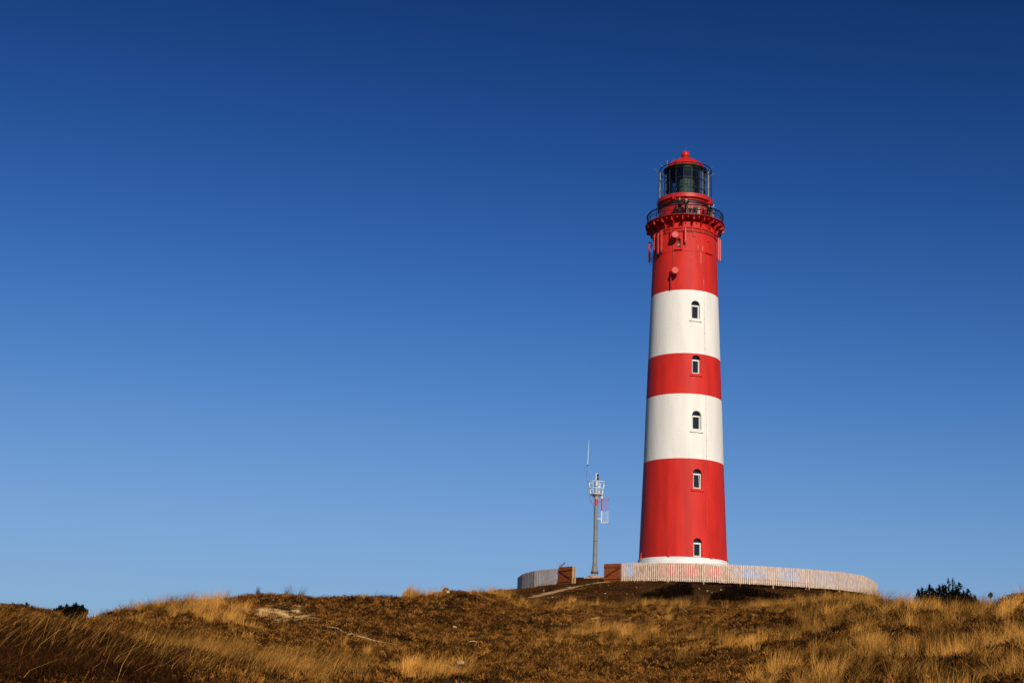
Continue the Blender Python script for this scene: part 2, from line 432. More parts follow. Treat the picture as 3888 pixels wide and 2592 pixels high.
def pick(px, py):                          # where the sight line first meets the soil
    d = ray(px, py); L = math.hypot(d.x, d.y)
    x, y, z = d.x / L * _dd, d.y / L * _dd, d.z / L * _dd
    below = np.nonzero(z < terrain(x, y))[0]
    if len(below) == 0:
        k = int(np.argmin(z - terrain(x, y)))
    else: k = int(below[0])
    return Vector((x[k], y[k], tz(x[k], y[k])))

def gauss(px, py, blobs):
    w = np.zeros_like(px)
    for cx, cy, sx, sy, a in blobs:
        w = np.maximum(w, a * np.exp(-((px - cx) / sx) ** 2 - ((py - cy) / sy) ** 2))
    return w
SAND = [(1010, 2322, 130, 26, 1.0), (1080, 2340, 160, 22, .95), (890, 2344, 90, 16, .95), (1110, 2300, 60, 14, .8), (2260, 2347, 110, 9, .8),
        (2380, 2352, 150, 14, .72), (2830, 2395, 90, 16, .6), (1990, 2300, 80, 6, .5), (2700, 2246, 60, 8, .40), (2840, 2238, 60, 6, .4), (2130, 2365, 40, 6, .7)]

def build_ground():
    az = np.concatenate([np.arange(-180, -27, 3.0), np.arange(-27, 27, .11), np.arange(27, 180, 3.0)])
    d = np.concatenate([np.linspace(.5, 18, 20), np.arange(18.2, 92, .19), np.arange(92, 146, .4), 146 * 1.08 ** np.arange(1, 58)])
    A, D = np.meshgrid(np.radians(az), d, indexing='ij')
    X, Y = D * np.sin(A), D * np.cos(A)
    Z = terrain(X.ravel(), Y.ravel()).reshape(X.shape)
    V = np.stack([X, Y, Z], -1).reshape(-1, 3)
    na, nd = len(az), len(d)
    i = np.arange(na)[:, None]; j = np.arange(nd - 1)[None, :]
    i2 = (i + 1) % na
    F = np.stack([np.broadcast_to(i * nd + j, (na, nd - 1)), i2 * nd + j, i2 * nd + j + 1, i * nd + j + 1], -1).reshape(-1, 4)
    F = F[:, ::-1]
    me = bpy.data.meshes.new('ground')
    np_mesh(me, V, F, np.full(len(F), 4))
    px, py = project(V)
    s = gauss(px, py, SAND) * (V[:, 1] > 15) * .54
    at = me.attributes.new('sand', 'FLOAT', 'POINT'); at.data.foreach_set('value', s.astype(np.float32))
    me.materials.append(M['ground'])
    me.polygons.foreach_set('use_smooth', np.ones(len(F), bool))
    o = bpy.data.objects.new('ground', me); COL.objects.link(o)
    tag(o, kind='structure')
    return o

def np_mesh(me, V, loops, counts):
    loops = np.asarray(loops).ravel().astype(np.int32); counts = np.asarray(counts, np.int32)
    me.vertices.add(len(V)); me.vertices.foreach_set('co', V.astype(np.float32).ravel())
    me.loops.add(len(loops)); me.loops.foreach_set('vertex_index', loops)
    me.polygons.add(len(counts))
    me.polygons.foreach_set('loop_start', np.concatenate([[0], np.cumsum(counts)[:-1]]).astype(np.int32))
    me.update(calc_edges=True); me.validate()

def blades(name, P, H, az, lean, wid, tint, mat, face=None, droop=.35):
    n = len(P); T = np.array([0, .38, .74, 1.0])
    dirv = np.stack([np.cos(az), np.sin(az), np.zeros(n)], -1)
    if face is None: face = rng.uniform(0, math.pi, n)
    wv = np.stack([np.cos(face), np.sin(face), np.zeros(n)], -1) * (wid / 2)[:, None]
    vs = []
    for t in T:
        c = P + dirv * (H * lean * t ** 1.6)[:, None] + np.array([0, 0, 1]) * (H * t * (1 - droop * lean * t))[:, None]
        if t < 1:
            k = 1 - t * .75
            vs += [c - wv * k, c + wv * k]
        else: vs.append(c)
    V = np.stack(vs, 1).reshape(-1, 3)
    b = (np.arange(n) * 7)[:, None]
    loops = (b + np.array([0, 1, 3, 2, 2, 3, 5, 4, 4, 5, 6])).ravel()
    counts = np.tile([4, 4, 3], n)
    me = bpy.data.meshes.new(name); np_mesh(me, V, loops, counts)
    at = me.attributes.new('tint', 'FLOAT', 'POINT'); at.data.foreach_set('value', np.repeat(np.clip(tint, 0, 1), 7).astype(np.float32))
    me.materials.append(mat)
    o = bpy.data.objects.new(name, me); COL.objects.link(o)
    return o

def leaves(name, P, size, tint, mat, parent=None, up=.3, aspect=.38):     # many leaf-sized triangles
    n = len(P)
    o = Vector((0, 0, 0))
    if parent is not None: o = parent.location
    a = rng.normal(size=(n, 3)); a[:, 2] = np.abs(a[:, 2]) * (1 + up * 3) ; a /= np.linalg.norm(a, axis=1)[:, None]
    b = np.cross(a, rng.normal(size=(n, 3))); b /= np.linalg.norm(b, axis=1)[:, None]
    s = np.asarray(size)[:, None] if np.ndim(size) else size
    P = P - np.array(o)
    V = np.stack([P - b * s * aspect * .5, P + b * s * aspect * .5, P + a * s], 1).reshape(-1, 3)
    me = bpy.data.meshes.new(name); np_mesh(me, V, np.arange(3 * n), np.full(n, 3))
    at = me.attributes.new('tint', 'FLOAT', 'POINT'); at.data.foreach_set('value', np.repeat(np.clip(tint, 0, 1), 3).astype(np.float32))
    me.materials.append(mat)
    ob = bpy.data.objects.new(name, me); COL.objects.link(ob)
    if parent is not None: ob.parent = parent
    return ob

def scatter(n, d0, d1, a0=-22.5, a1=22.5):
    d = np.sqrt(rng.uniform(d0 * d0, d1 * d1, n)); a = np.radians(rng.uniform(a0, a1, n))
    x, y = d * np.sin(a), d * np.cos(a)
    return np.stack([x, y, terrain(x, y)], -1)

ground = build_ground()

# ---- path down from the gate
def build_path():
    mid = [pick(2325, 2206), pick(2260, 2214), pick(2190, 2225), pick(2120, 2242), pick(2060, 2257), pick(2005, 2270)]
    mid = [Vector((m.x, m.y)) for m in mid]
    mb = MB(); n = 60; rows = []
    for i in range(n + 1):
        t = i / n * (len(mid) - 1); k = min(int(t), len(mid) - 2); f = t - k
        p = mid[k].lerp(mid[k + 1], f); dv = (mid[k + 1] - mid[k]).normalized(); nv = Vector((-dv.y, dv.x))
        w = (2.1 + .15 * math.sin(i * .9) + .1 * math.sin(i * 2.3)) * (1 + .25 * i / n)
        wl, wr_ = w + .5 * vnoise(np.array([i * .55]), np.array([.3]), 33)[0], w + .5 * vnoise(np.array([i * .55]), np.array([7.3]), 34)[0]
        rows.append([p + nv * ((wl if s < 0 else wr_) * s) for s in np.linspace(-1, 1, 9)])
    vs, fs = [], []
    for r_, row in enumerate(rows):
        for c_, q in enumerate(row):
            e = abs(c_ - 4) / 4
            vs.append((q.x, q.y, tz(q.x, q.y) + .035 + .05 * vnoise(np.array([q.x * 2.2]), np.array([q.y * 2.2]), 31)[0] - (.09 if e == 1 else 0) - .04 * (abs(e - .5) < .3)))
    for a in range(n):
        for b in range(8):
            fs.append((a * 9 + b, a * 9 + b + 1, (a + 1) * 9 + b + 1, (a + 1) * 9 + b))
    mb.add(vs, fs)
    return tag(mb.build('path', M['path'], smooth=60), kind='structure')
build_path()

# ------------------------------------------------------------------ lighthouse
BASE_Z = 12.25
LH = thing('lighthouse', (AX, AY, BASE_Z), 'tall round lighthouse in red and white bands with a dark glazed lantern', 'lighthouse')
ZE, ZD, ZC, ZB, ZA = 14.09, 23.02, 29.07, 32.95, 39.16
RE, RD, RC, RB, RA = 4.018, 3.711, 3.541, 3.411, 3.218
def rshaft(z): return float(np.interp(z, [ZE, ZD, ZC, ZB, ZA, 50], [RE, RD, RC, RB, RA, RA - .031 * (50 - ZA)]))
Z_CORN = zfront(864, 3.12)
Z_DECK = zfront(809.5, 3.88)
Z_SEAM = zfront(953, 3.1)

def bool_cut(mesh_ob, cutters):
    for c in cutters:
        m = mesh_ob.modifiers.new('cut', 'BOOLEAN'); m.operation = 'DIFFERENCE'; m.object = c; m.solver = 'EXACT'
    dg = bpy.context.evaluated_depsgraph_get()
    me = bpy.data.meshes.new_from_object(mesh_ob.evaluated_get(dg))
    mesh_ob.modifiers.clear(); mesh_ob.data = me
    for c in cutters: bpy.data.objects.remove(c, do_unlink=True)

def arch_poly(c, X, w, h, n=14):           # bottom-centre c, horizontal X; rectangle topped by a half round
    pts = [c - X * (w / 2), c + X * (w / 2)]
    hz = h - w / 2
    for i in range(n + 1):
        a = math.pi * i / n
        pts.append(c + X * (w / 2 * math.cos(a)) + Vector((0, 0, hz + w / 2 * math.sin(a))))
    return pts

mb = MB()
prof = [(RE + .0, ZE - .6), (RE, ZE), (RD, ZD), (RC, ZC), (RB, ZB), (RA, ZA), (rshaft(Z_SEAM - .03), Z_SEAM - .03),
        (rshaft(Z_SEAM) - .03, Z_SEAM - .012), (rshaft(Z_SEAM) - .03, Z_SEAM + .012), (rshaft(Z_SEAM) - .005, Z_SEAM + .03),
        (rshaft(Z_DECK - .05) - .005, Z_DECK - .05)]
mb.lathe(prof, n=224)
shaft = mb.build('shaft', [M['red'], M['white']], LH)

WIN = [  # arch top, foot of opening, sill bottom, left, right  (photo rows and columns)
    (1141, 1211, 1220, 2624.6, 2657.3), (1348, 1418, 1430, 2627, 2658.6), (1558.6, 1631, 1643, 2627.6, 2662.3),
    (1779, 1854, 1868, 2631, 2664), (2041.5, 2113, None, 2632, 2665)]
cutters, wininfo = [], []
for top, foot, sill, lx, rx in WIN:
    zt = on_tower((lx + rx) / 2, top, rshaft(30))[1]
    for _ in range(3): th, zt = on_tower((lx + rx) / 2, top, rshaft(zt))
    zb = zt
    for _ in range(4): th, zb = on_tower((lx + rx) / 2, foot, rshaft(zb))
    r = rshaft((zt + zb) / 2)
    tl = on_tower(lx, foot, r)[0]; tr_ = on_tower(rx, foot, r)[0]
    w = abs(tr_ - tl) * r
    th = (tl + tr_) / 2
    N = tdir(th); X = Vector((-N.y, N.x, 0))
    if X.dot(TR) < 0: X = -X
    wininfo.append((th, zt, zb, r, w, N, X, sill))
    c = MB(); c.prism(arch_poly(tpt(r - .42, th, zb), X, w, zt - zb), N * .9)
    cutters.append(c.build('cutter', M['red'], LH))
SLIT = [((2570, 2583), 903, 941, 947, True), ((2687, 2697), 914, 956, 963, False)]
slitinfo = []
for (lx, rx), top, foot, sl, gl in SLIT:
    zt = zfront(top, 3.15, (lx + rx) / 2); zb = zfront(foot, 3.15, (lx + rx) / 2)
    th = on_tower((lx + rx) / 2, foot, 3.15)[0]; r = rshaft((zt + zb) / 2)
    w = max(.36, abs(on_tower(lx, foot, r)[0] - on_tower(rx, foot, r)[0]) * r)
    N = tdir(th); X = Vector((-N.y, N.x, 0))
    if X.dot(TR) < 0: X = -X
    zs = zfront(sl, r + .1, (lx + rx) / 2)
    slitinfo.append((th, zt, zb, r, w, N, X, zs, gl))
    c = MB(); c.prism(arch_poly(tpt(r - (.30 if gl else .10), th, zb), X, w, zt - zb, 8), N * .8)
    cutters.append(c.build('cutter', M['red'], LH))
bool_cut(shaft, cutters)
me = shaft.data
me.materials.clear(); me.materials.append(M['red']); me.materials.append(M['white'])
ctr = np.zeros(len(me.polygons) * 3); me.polygons.foreach_get('center', ctr); cz = ctr[2::3] + BASE_Z
wh = ((cz > ZD) & (cz < ZC)) | ((cz > ZB) & (cz < ZA))
me.polygons.foreach_set('material_index', wh.astype(np.int32)); me.polygons.foreach_set('use_smooth', np.zeros(len(cz), bool))

# white stepped plinth ring
mb = MB()
mb.lathe([(RE + .05, ZE + .02), (RE + .10, ZE - .02), (RE + .15, ZE - .30), (RE + .21, ZE - .33), (RE + .22, ZE - .50), (RE + .33, ZE - .55),
          (RE + .34, ZE - .62), (RE + .2, ZE - .62), (RE - .5, ZE - .62), (RE - .5, ZE - .02)], n=160, loop=True)
mb.build('plinth', M['plinth'], LH)
mb = MB()
mb.lathe([(RE + .30, ZE - .625), (RE + .33, ZE - .72), (RE + .33, ZE - 2.2), (RE - .5, ZE - 2.2), (RE - .5, ZE - .625)], n=160, loop=True)
mb.build('base_wall', M['red'], LH)
for px, yb, yt in ((2434, 2126, 2103), (2539, 2115, 2094), (2697, 2122, 2102), (2764, 2140, 2120)):
    th = on_tower(min(max(px, 2428), 2758), yb, RE)[0]
    N = tdir(th); X = Vector((-N.y, N.x, 0)); z = ZE + .02
    mb = MB(); w = X * .10
    p0 = tpt(RE - .06, th, z)
    mb.prism([p0 - w, p0 - w + N * .20 - Vector((0, 0, .05)), p0 - w + N * .09 + Vector((0, 0, .58)), p0 - w + Vector((0, 0, .58))], X * .20)
    mb.build('footing_fin', M['red'], LH)

# windows: frame > pane, sill
for i, (th, zt, zb, r, w, N, X, sill) in enumerate(wininfo):
    c = tpt(r - .30, th, zb)
    Z = Vector((0, 0, 1)); bar = .072
    hz = (zt - zb) - w / 2
    mb = MB()
    mb.box(c + Z * bar / 2, w, .07, bar, X, N, Z); mb.box(c + Z * (hz - .02), w, .07, bar, X, N, Z)
    for s in (-1, 1): mb.box(c + X * s * (w / 2 - bar / 2) + Z * (hz / 2), bar, .068, hz - bar, X, N, Z)
    # thin arched bead round the fanlight
    arc = [c + X * ((w / 2 - .02) * math.cos(math.pi * k / 12)) + Z * (hz + (w / 2 - .02) * math.sin(math.pi * k / 12)) for k in range(13)]
    fm = mb.build('window', M['frame'], LH)
    MB().tube(arc, .014, 6).build('fanlight_bead', M['mast_grey'], fm)
    pb = MB(); pb.prism(arch_poly(c - N * .015 + Z * .01, X, w - .02, zt - zb - .02), -N * .02)
    pb.build('pane', M['pane'], fm)
    cas = MB(); tilt = .10 if i == 3 else .0
    for s in (-1, 1):
        a = c + N * .045 + X * s * (w / 2 - .125) + Z * .11; b = c + N * (.045 + tilt * .3) + X * (s * (w / 2 - .125) - (.10 if tilt and s > 0 else 0)) + Z * (hz - .09)
        cas.tube([a, b], .028, 4)
    a = c + N * .045 + Z * .115; cas.box(a, w - .25, .05, .05, X, N, Z); cas.box(c + N * .045 + Z * (hz - .09), w - .25, .05, .045, X, N, Z)
    cas.build('casement', M['frame'], fm)
    if sill:
        zs = zb - .03
        s_ = MB(); s_.box(tpt(r - .04, th, zs - .11), w + .34, .30, .20, X, N, Z)
        s_.build('sill', M['red'] if not ((ZD < zb < ZC) or (ZB < zb < ZA)) else M['white'], fm)
for th, zt, zb, r, w, N, X, zs, gl in slitinfo:
    s_ = MB(); s_.box(tpt(r + .02, th, zs + .06), w + .36, .26, .16, X, N)
    so = s_.build('slit_window' if gl else 'blind_niche', M['red'], LH)
    if gl:
        p_ = MB(); p_.prism(arch_poly(tpt(r - .26, th, zb + .01), X, w - .02, zt - zb - .03, 8), -N * .02)
        p_.build('pane', pmat('bronze_glass', (.16, .11, .05), .15, .6, var=.6, vscale=4), so)
        b_ = MB(); b_.box(tpt(r - .22, th, zb + (zt - zb) * .42), w - .03, .05, .05, X, N); b_.build('glazing_bar', M['frame'], so)

# cornice under the brackets
mb = MB(); r = rshaft(Z_CORN)
mb.lathe([(r - .03, Z_CORN - .22), (r + .035, Z_CORN - .20), (r + .04, Z_CORN - .05), (r + .13, Z_CORN - .02), (r + .14, Z_CORN + .08), (r + .03, Z_CORN + .16), (r - .03, Z_CORN + .16)], n=160, loop=True)
mb.build('cornice', M['red'], LH, smooth=30)

# gallery: deck > bracket, knob
RG = 3.86
mb = MB()
mb.lathe([(2.3, Z_DECK - .02), (RG - .02, Z_DECK), (RG, Z_DECK - .01), (RG, Z_DECK - .05), (RG - .46, Z_DECK - .25), (2.3, Z_DECK - .25)], n=160, loop=True)
deck = mb.build('gallery_deck', M['red_metal'], LH, smooth=30)
NB = 22
for k in range(NB):
    th = R(-3.4) + 2 * math.pi * k / NB
    N = tdir(th); X = Vector((-N.y, N.x, 0)); Z = Vector((0, 0, 1))
    r0 = rshaft(Z_DECK - 1.2) - .03; zt = Z_DECK - .25; hb = 1.28; out = RG - .05 - r0
    P0 = tpt(r0, th, 0)
    def q(u, v): return P0 + N * u + Z * v - X * .05
    poly = [q(0, zt - hb), q(.10, zt - hb)]
    for i in range(9):                                   # concave quarter arc from the wall to the deck edge
        a = i / 8 * math.pi / 2
        poly.append(q(.13 + (out - .33) * (1 - math.cos(a)), zt - hb + .12 + (hb - .42) * math.sin(a)))
    poly += [q(out - .18, zt - .30), q(out - .02, zt - .26), q(out, zt - .003), q(0, zt - .003)]
    b_ = MB(); b_.prism(poly, X * .10)
    b_.ball(tpt(r0 + out - .10, th, zt - .22), .080, 1, 1, 1.1, 10, 7)
    b_.ball(tpt(r0 + out - .03, th, zt - .03), .085, 1, 1, .9, 10, 7)
    b_.build('bracket', M['red_metal'], deck)
    th2 = th + math.pi / NB
    n_ = MB(); n_.ball(tpt(RG - .14, th2, zt - .02), .075, 1, 1, 1.1, 10, 7)
    n_.build('knob', M['red_metal'], deck)

# railing: handrail > post, mid rail, balusters, framed panel
RR = 3.69; HR = .98
def ring(r, z, n=96): return [tpt(r, 2 * math.pi * k / n, z) for k in range(n)]
mb = MB()
mb.tube(ring(RR, Z_DECK + HR), .062, 8, closed=True)
rail = mb.build('railing', M['black_metal'], LH, smooth=40)
MB().tube(ring(RR, Z_DECK + .52), .024, 6, closed=True).build('mid_rail', M['black_metal'], rail)
MB().tube(ring(RR, Z_DECK + .07), .022, 6, closed=True).build('bottom_rail', M['black_metal'], rail)
for k in range(NB):
    th = R(-3.4 + 5) + 2 * math.pi * k / NB
    MB().tube([tpt(RR, th, Z_DECK), tpt(RR, th, Z_DECK + HR)], .028, 6).build('post', M['black_metal'], rail)
mb = MB()
for k in range(220):
    th = 2 * math.pi * (k + .5) / 220
    mb.tube([tpt(RR, th, Z_DECK + .03), tpt(RR, th, Z_DECK + HR)], .0075, 4)
mb.build('balusters', M['black_metal'], rail)
ta, tb = on_tower(2608, 800, RR)[0], on_tower(2651, 800, RR)[0]
mb = MB(); zz = (Z_DECK + .10, Z_DECK + .55, Z_DECK + .88)
for z in zz:
    mb.tube([tpt(RR + .06, ta + (tb - ta) * k / 8, z) for k in range(9)], .022 if z != zz[1] else .012, 6)
for t in (ta, tb): mb.tube([tpt(RR + .06, t, zz[0]), tpt(RR + .06, t, zz[2])], .022, 6)
mb.build('railing_frame', M['galv'], rail)

# watch room drum with mouldings and lantern gallery slab
Z_SLAB = zfront(729.6, 2.72)
mb = MB()
zs = Z_SLAB
mb.lathe([(2.55, Z_DECK - .1), (2.55, zs - .95), (2.50, zs - .93), (2.50, zs - .05), (1.5, zs - .05), (1.5, Z_DECK - .1)], n=128, loop=True)
watch = mb.build('watch_room', M['red_metal'], LH, smooth=30)
mb = MB(); mb.lathe([(2.54, zs - .98), (2.66, zs - .94), (2.66, zs - .80), (2.54, zs - .76)], n=128, loop=True); mb.build('dark_moulding', M['dark_green'], watch, smooth=30)
mb = MB(); mb.lathe([(2.5, zs - .70), (2.63, zs - .68), (2.64, zs - .62), (2.50, zs - .58)], n=128, loop=True); mb.build('moulding', M['red_metal'], watch, smooth=30)
mb = MB(); mb.lathe([(1.2, zs - .001), (2.70, zs), (2.735, zs - .02), (2.735, zs - .40), (2.68, zs - .44), (2.45, zs - .46), (1.2, zs - .46)], n=128, loop=True)
mb.build('lantern_gallery', M['red_metal'], watch, smooth=30)
for px, py in ((2699, 768), (2560, 748)):
    th, z = on_tower(min(px, 2692), py, 2.62)
    N = tdir(th); mb = MB(); mb.box(tpt(2.66, th, z), .30, .34, .50, Vector((-N.y, N.x, 0)), N)
    mb.build('junction_box', M['red_metal'], watch)
for k in range(14):                                     # upright panel seams on the drum
    th = R(12) + 2 * math.pi * k / 14
    N = tdir(th); mb = MB(); mb.box(tpt(2.552, th, (Z_DECK + zs - 1) / 2), .035, .02, zs - 1 - Z_DECK, Vector((-N.y, N.x, 0)), N)
    mb.build('panel_seam', M['red_metal'], watch)
# door in the drum at the back side of the walkway
# lantern: mullions > glass, ceiling, lens, floor
NL, PH = 16, R(7.05 - 11.25)
Z_EAVE = zfront(619, 2.15); RLN = 1.985
Z_G0, Z_G1 = zs, Z_EAVE - .20
mb = MB()
Z = Vector((0, 0, 1))
lant_pts = [PH + 2 * math.pi * k / NL for k in range(NL)]
for th in lant_pts:
    N = tdir(th); mb.box(tpt(RLN, th, (Z_G0 + Z_G1) / 2), .05, .10, Z_G1 - Z_G0, Vector((-N.y, N.x, 0)), N)
for z, h in ((Z_G0 + .06, .12), (Z_G0 + .95, .035), (Z_G0 + 1.93, .035), (Z_G1 - .05, .10)):
    for k in range(NL):
        a, b = tpt(RLN - .005, lant_pts[k], z), tpt(RLN - .005, lant_pts[(k + 1) % NL], z)
        d = (b - a); N = Vector((d.y, -d.x, 0)).normalized()
        mb.box((a + b) / 2, d.length - .07, .09, h, d.normalized(), N)
lantern = mb.build('lantern', M['dark_green'], LH)
mb = MB()
for k in range(NL):
    a, b = lant_pts[k], lant_pts[(k + 1) % NL]
    e = .02
    mb.add([tpt(RLN - .03, a + e, Z_G0 + .1), tpt(RLN - .03, b - e, Z_G0 + .1), tpt(RLN - .03, b - e, Z_G1 - .1), tpt(RLN - .03, a + e, Z_G1 - .1)], [(0, 1, 2, 3)])
mb.build('glass', M['glass'], lantern)
mb = MB(); mb.lathe([(.05, Z_G1 - .06), (RLN - .09, Z_G1 - .06), (RLN - .09, Z_G1 - .42), (RLN - .16, Z_G1 - .42), (RLN - .16, Z_G1 - .12), (.05, Z_G1 - .12)], n=48, loop=True)
mb.build('ceiling', M['interior'], lantern)
mb = MB(); lr = .95
lp = [(.0001, Z_G0 + .02), (lr * .95, Z_G0 + .02), (lr * .95, Z_G0 + .18), (lr, Z_G0 + .2)]
for i in range(13):
    z = Z_G0 + .2 + i * .17; lp += [(lr + .05, z + .02), (lr, z + .15)]
lp += [(lr * .9, Z_G0 + 2.45), (.5, Z_G0 + 2.6), (.0001, Z_G0 + 2.62)]
mb.lathe(lp, n=48, caps=False); mb.build('lens', M['lens'], lantern, smooth=50)
for th in (R(105), R(-150), R(-60), R(70)):
    mb = MB(); mb.tube([tpt(1.5, th, Z_G0), tpt(1.5, th, Z_G0 + 2.1)], .05, 8)
    mb.tube([tpt(1.5, th, Z_G0 + .9), tpt(1.1, th + .15, Z_G0 + .9)], .02, 6)
    mb.build('lens_stand', M['galv'], lantern)
# roof: eave band, dome > neck ball, rod
mb = MB(); mb.lathe([(RLN - .02, Z_EAVE - .24), (2.10, Z_EAVE - .20), (2.17, Z_EAVE - .10), (2.19, Z_EAVE), (2.0, Z_EAVE + .03), (1.2, Z_EAVE + .03), (1.2, Z_EAVE - .24)], n=NL, off=PH, loop=True)
eave = mb.build('eave', M['dark_green'], LH)
ZN = zfront(600.5, .38); ZBALL = zfront(583, .43)
hd = ZN - Z_EAVE
dome = [(2.02, Z_EAVE + .02), (1.93, Z_EAVE + hd * .18), (1.76, Z_EAVE + hd * .39), (1.48, Z_EAVE + hd * .60), (1.12, Z_EAVE + hd * .78), (.78, Z_EAVE + hd * .90), (.54, Z_EAVE + hd * .965), (.40, ZN)]
mb = MB(); mb.lathe(dome, n=NL, off=PH, caps=False)
roof = mb.build('dome_roof', M['red_metal'], LH, smooth=12)
mb = MB()
for th in lant_pts:
    mb.tube([tpt(r_ + .008, th, z_) for r_, z_ in dome], .014, 4)
mb.build('roof_seams', M['red_metal'], roof)
mb = MB(); fin = [(.40, ZN - .03), (.44, ZN + .05), (.40, ZN + .12), (.34, ZN + .18), (.34, ZBALL - .33)]
for i in range(11):
    a = -.9 + (math.pi / 2 + .9) * i / 10; fin.append((max(.0005, .425 * math.cos(a)), ZBALL + .425 * math.sin(a)))
mb.lathe(fin, n=40, caps=False); mb.build('finial_ball', M['red_metal'], roof, smooth=40)
MB().tube([(AX, AY, ZBALL + .4), (AX, AY, ZBALL + 1.1)], .005, 5).build('lightning_rod', M['mast_grey'], roof)

# outer lattice round the lantern: top ring > posts, wires, conduits
RL2 = 2.58; NLT = 16; ZT = Z_EAVE - .05
mb = MB(); lt = [R(2) + 2 * math.pi * k / NLT for k in range(NLT)]
mb.tube([tpt(RL2, t, ZT) for t in lt], .045, 6, closed=True)
latt = mb.build('lattice_ring', M['black_metal'], LH)
for k, t in enumerate(lt):
    a = math.degrees(math.atan2(math.sin(t), math.cos(t)))
    if abs(a) < 62 and k % 2 == 0 or abs(a) > 150: continue
    MB().tube([tpt(RL2, t, zs - .02), tpt(RL2, t, ZT)], .030 if abs(a) > 62 else .022, 6).build('post', M['black_metal'], latt)
for k, t in enumerate(lt):
    mb = MB(); mb.tube([tpt(RL2, t, ZT), tpt(2.12, t, ZT + .02)], .012, 4)
    a = abs(math.degrees(math.atan2(math.sin(t), math.cos(t))))
    if a > 60:
        t2 = lt[(k + 1) % NLT]
        for z0, z1 in ((zs + .1, zs + 1.2), (zs + 1.2, zs + 2.3), (zs + 2.3, ZT)):
            mb.tube([tpt(RL2, t, z0), tpt(RL2, t2, z1)], .009, 4)
            mb.tube([tpt(RL2, t, z1), tpt(2.02, t, z1 - .35)], .009, 4)
    mb.build('bracing_wire', M['black_metal'], latt)
for px in (2505.5, 2689.5):
    p = pt(px, 700, TD); th = math.atan2((p.x - AX) * TR.x + (p.y - AY) * TR.y, (p.x - AX) * TC.x + (p.y - AY) * TC.y)
    r_ = math.hypot(p.x - AX, p.y - AY)
    MB().tube([tpt(r_, th, zs - .05), tpt(r_, th, ZT - .05)], .088, 10).build('conduit', M['mast_grey'], latt, smooth=40)
for (x0, y0, x1, y1), rd, mt in (((2503, 657, 2483, 642), .018, 'galv'), ((2520, 638, 2503.5, 618), .016, 'galv'), ((2533, 630, 2533, 608), .030, 'silver'),
        ((2661, 625, 2668, 608), .014, 'black_metal'), ((2691, 648, 2707, 631), .016, 'galv'), ((2694, 671, 2711.5, 658.5), .026, 'silver'), ((2557, 612, 2556, 600), .010, 'galv')):
    MB().tube([pt(x0, y0, TD), pt(x1, y1, TD)], rd, 6).build('whip_antenna', M[mt], latt)

# antennas bolted to the upper wall
def panel(px, yt, yb, wid, dep, off, name='panel_antenna', cap=True):
    r = rshaft(47)
    mid = (yt + yb) / 2
    lim = 118
    if abs(px - 2596) < lim:
        th = on_tower(px, mid, r + off)[0]; dist = None
        zt, zb = on_tower(px, yt, r + off)[1], on_tower(px, yb, r + off)[1]
        P = tpt(r + off, th, 0)
    else:
        a, b = pt(px, yt, TD), pt(px, yb, TD); zt, zb = a.z, b.z
        P = Vector((a.x, a.y, 0)); v = P - Vector((AX, AY, 0)); th = math.atan2(v.dot(TR), v.dot(TC))
    N = tdir(th); X = Vector((-N.y, N.x, 0)); Z = Vector((0, 0, 1))
    mb = MB(); P.z = (zt + zb) / 2; h = zt - zb
    n = 10; poly = []
    for i in range(n):                                   # rounded box cross-section
        a = 2 * math.pi * i / n
        cx, cy = math.cos(a), math.sin(a)
        poly.append(P - Z * h / 2 + X * (wid / 2 * math.copysign(abs(cx) ** .6, cx)) + N * (dep / 2 * math.copysign(abs(cy) ** .6, cy)))
    mb.prism(poly, Z * h)
    o = mb.build(name, M['red_panel'], LH, smooth=35)
    rr = math.hypot(P.x - AX, P.y - AY)
    bk = MB()
    for z in (zt - h * .14, zb + h * .14):
        bk.tube([tpt(rr - dep / 2 + .02, th, z), tpt(rshaft(z) - .05, th, z)], .030, 6)
    bk.tube([tpt(rr - dep / 2 - .07, th, zt + .1), tpt(rr - dep / 2 - .07, th, zb - .1)], .03, 6)
    bk.build('mounting_bracket', M['red_metal'], o)
    if cap:
        for s in (-.25, .25):
            cp = MB(); cp.tube([P - Z * h / 2 + X * wid * s, P - Z * (h / 2 + .10) + X * wid * s], .035, 7); cp.build('connector', M['silver'], o)
        cb = MB(); e = P - Z * (h / 2 + .1)
        cb.tube([e, e - Z * .16 - N * .05, e - Z * .22 - N * (.15), e - Z * .05 - N * .30, tpt(rshaft(zb) + .03, th, zb + .15), tpt(rshaft(zb) + .03, th, zb + .9)], .014, 5)
        cb.build('feeder_cable', M['cable'], o)
    return o
panel(2466, 921, 993, .26, .22, .55)
panel(2484, 890, 945, .10, .10, .45)
panel(2498.5, 886, 960, .25, .22, .42)
panel(2510.5, 876, 950, .20, .20, .42)
panel(2602.5, 866, 917, .20, .20, .36)
panel(2716.5, 890, 967, .25, .24, .40)
panel(2727.5, 906, 985, .22, .22, .5)
panel(2734, 911, 990, .20, .18, .5)
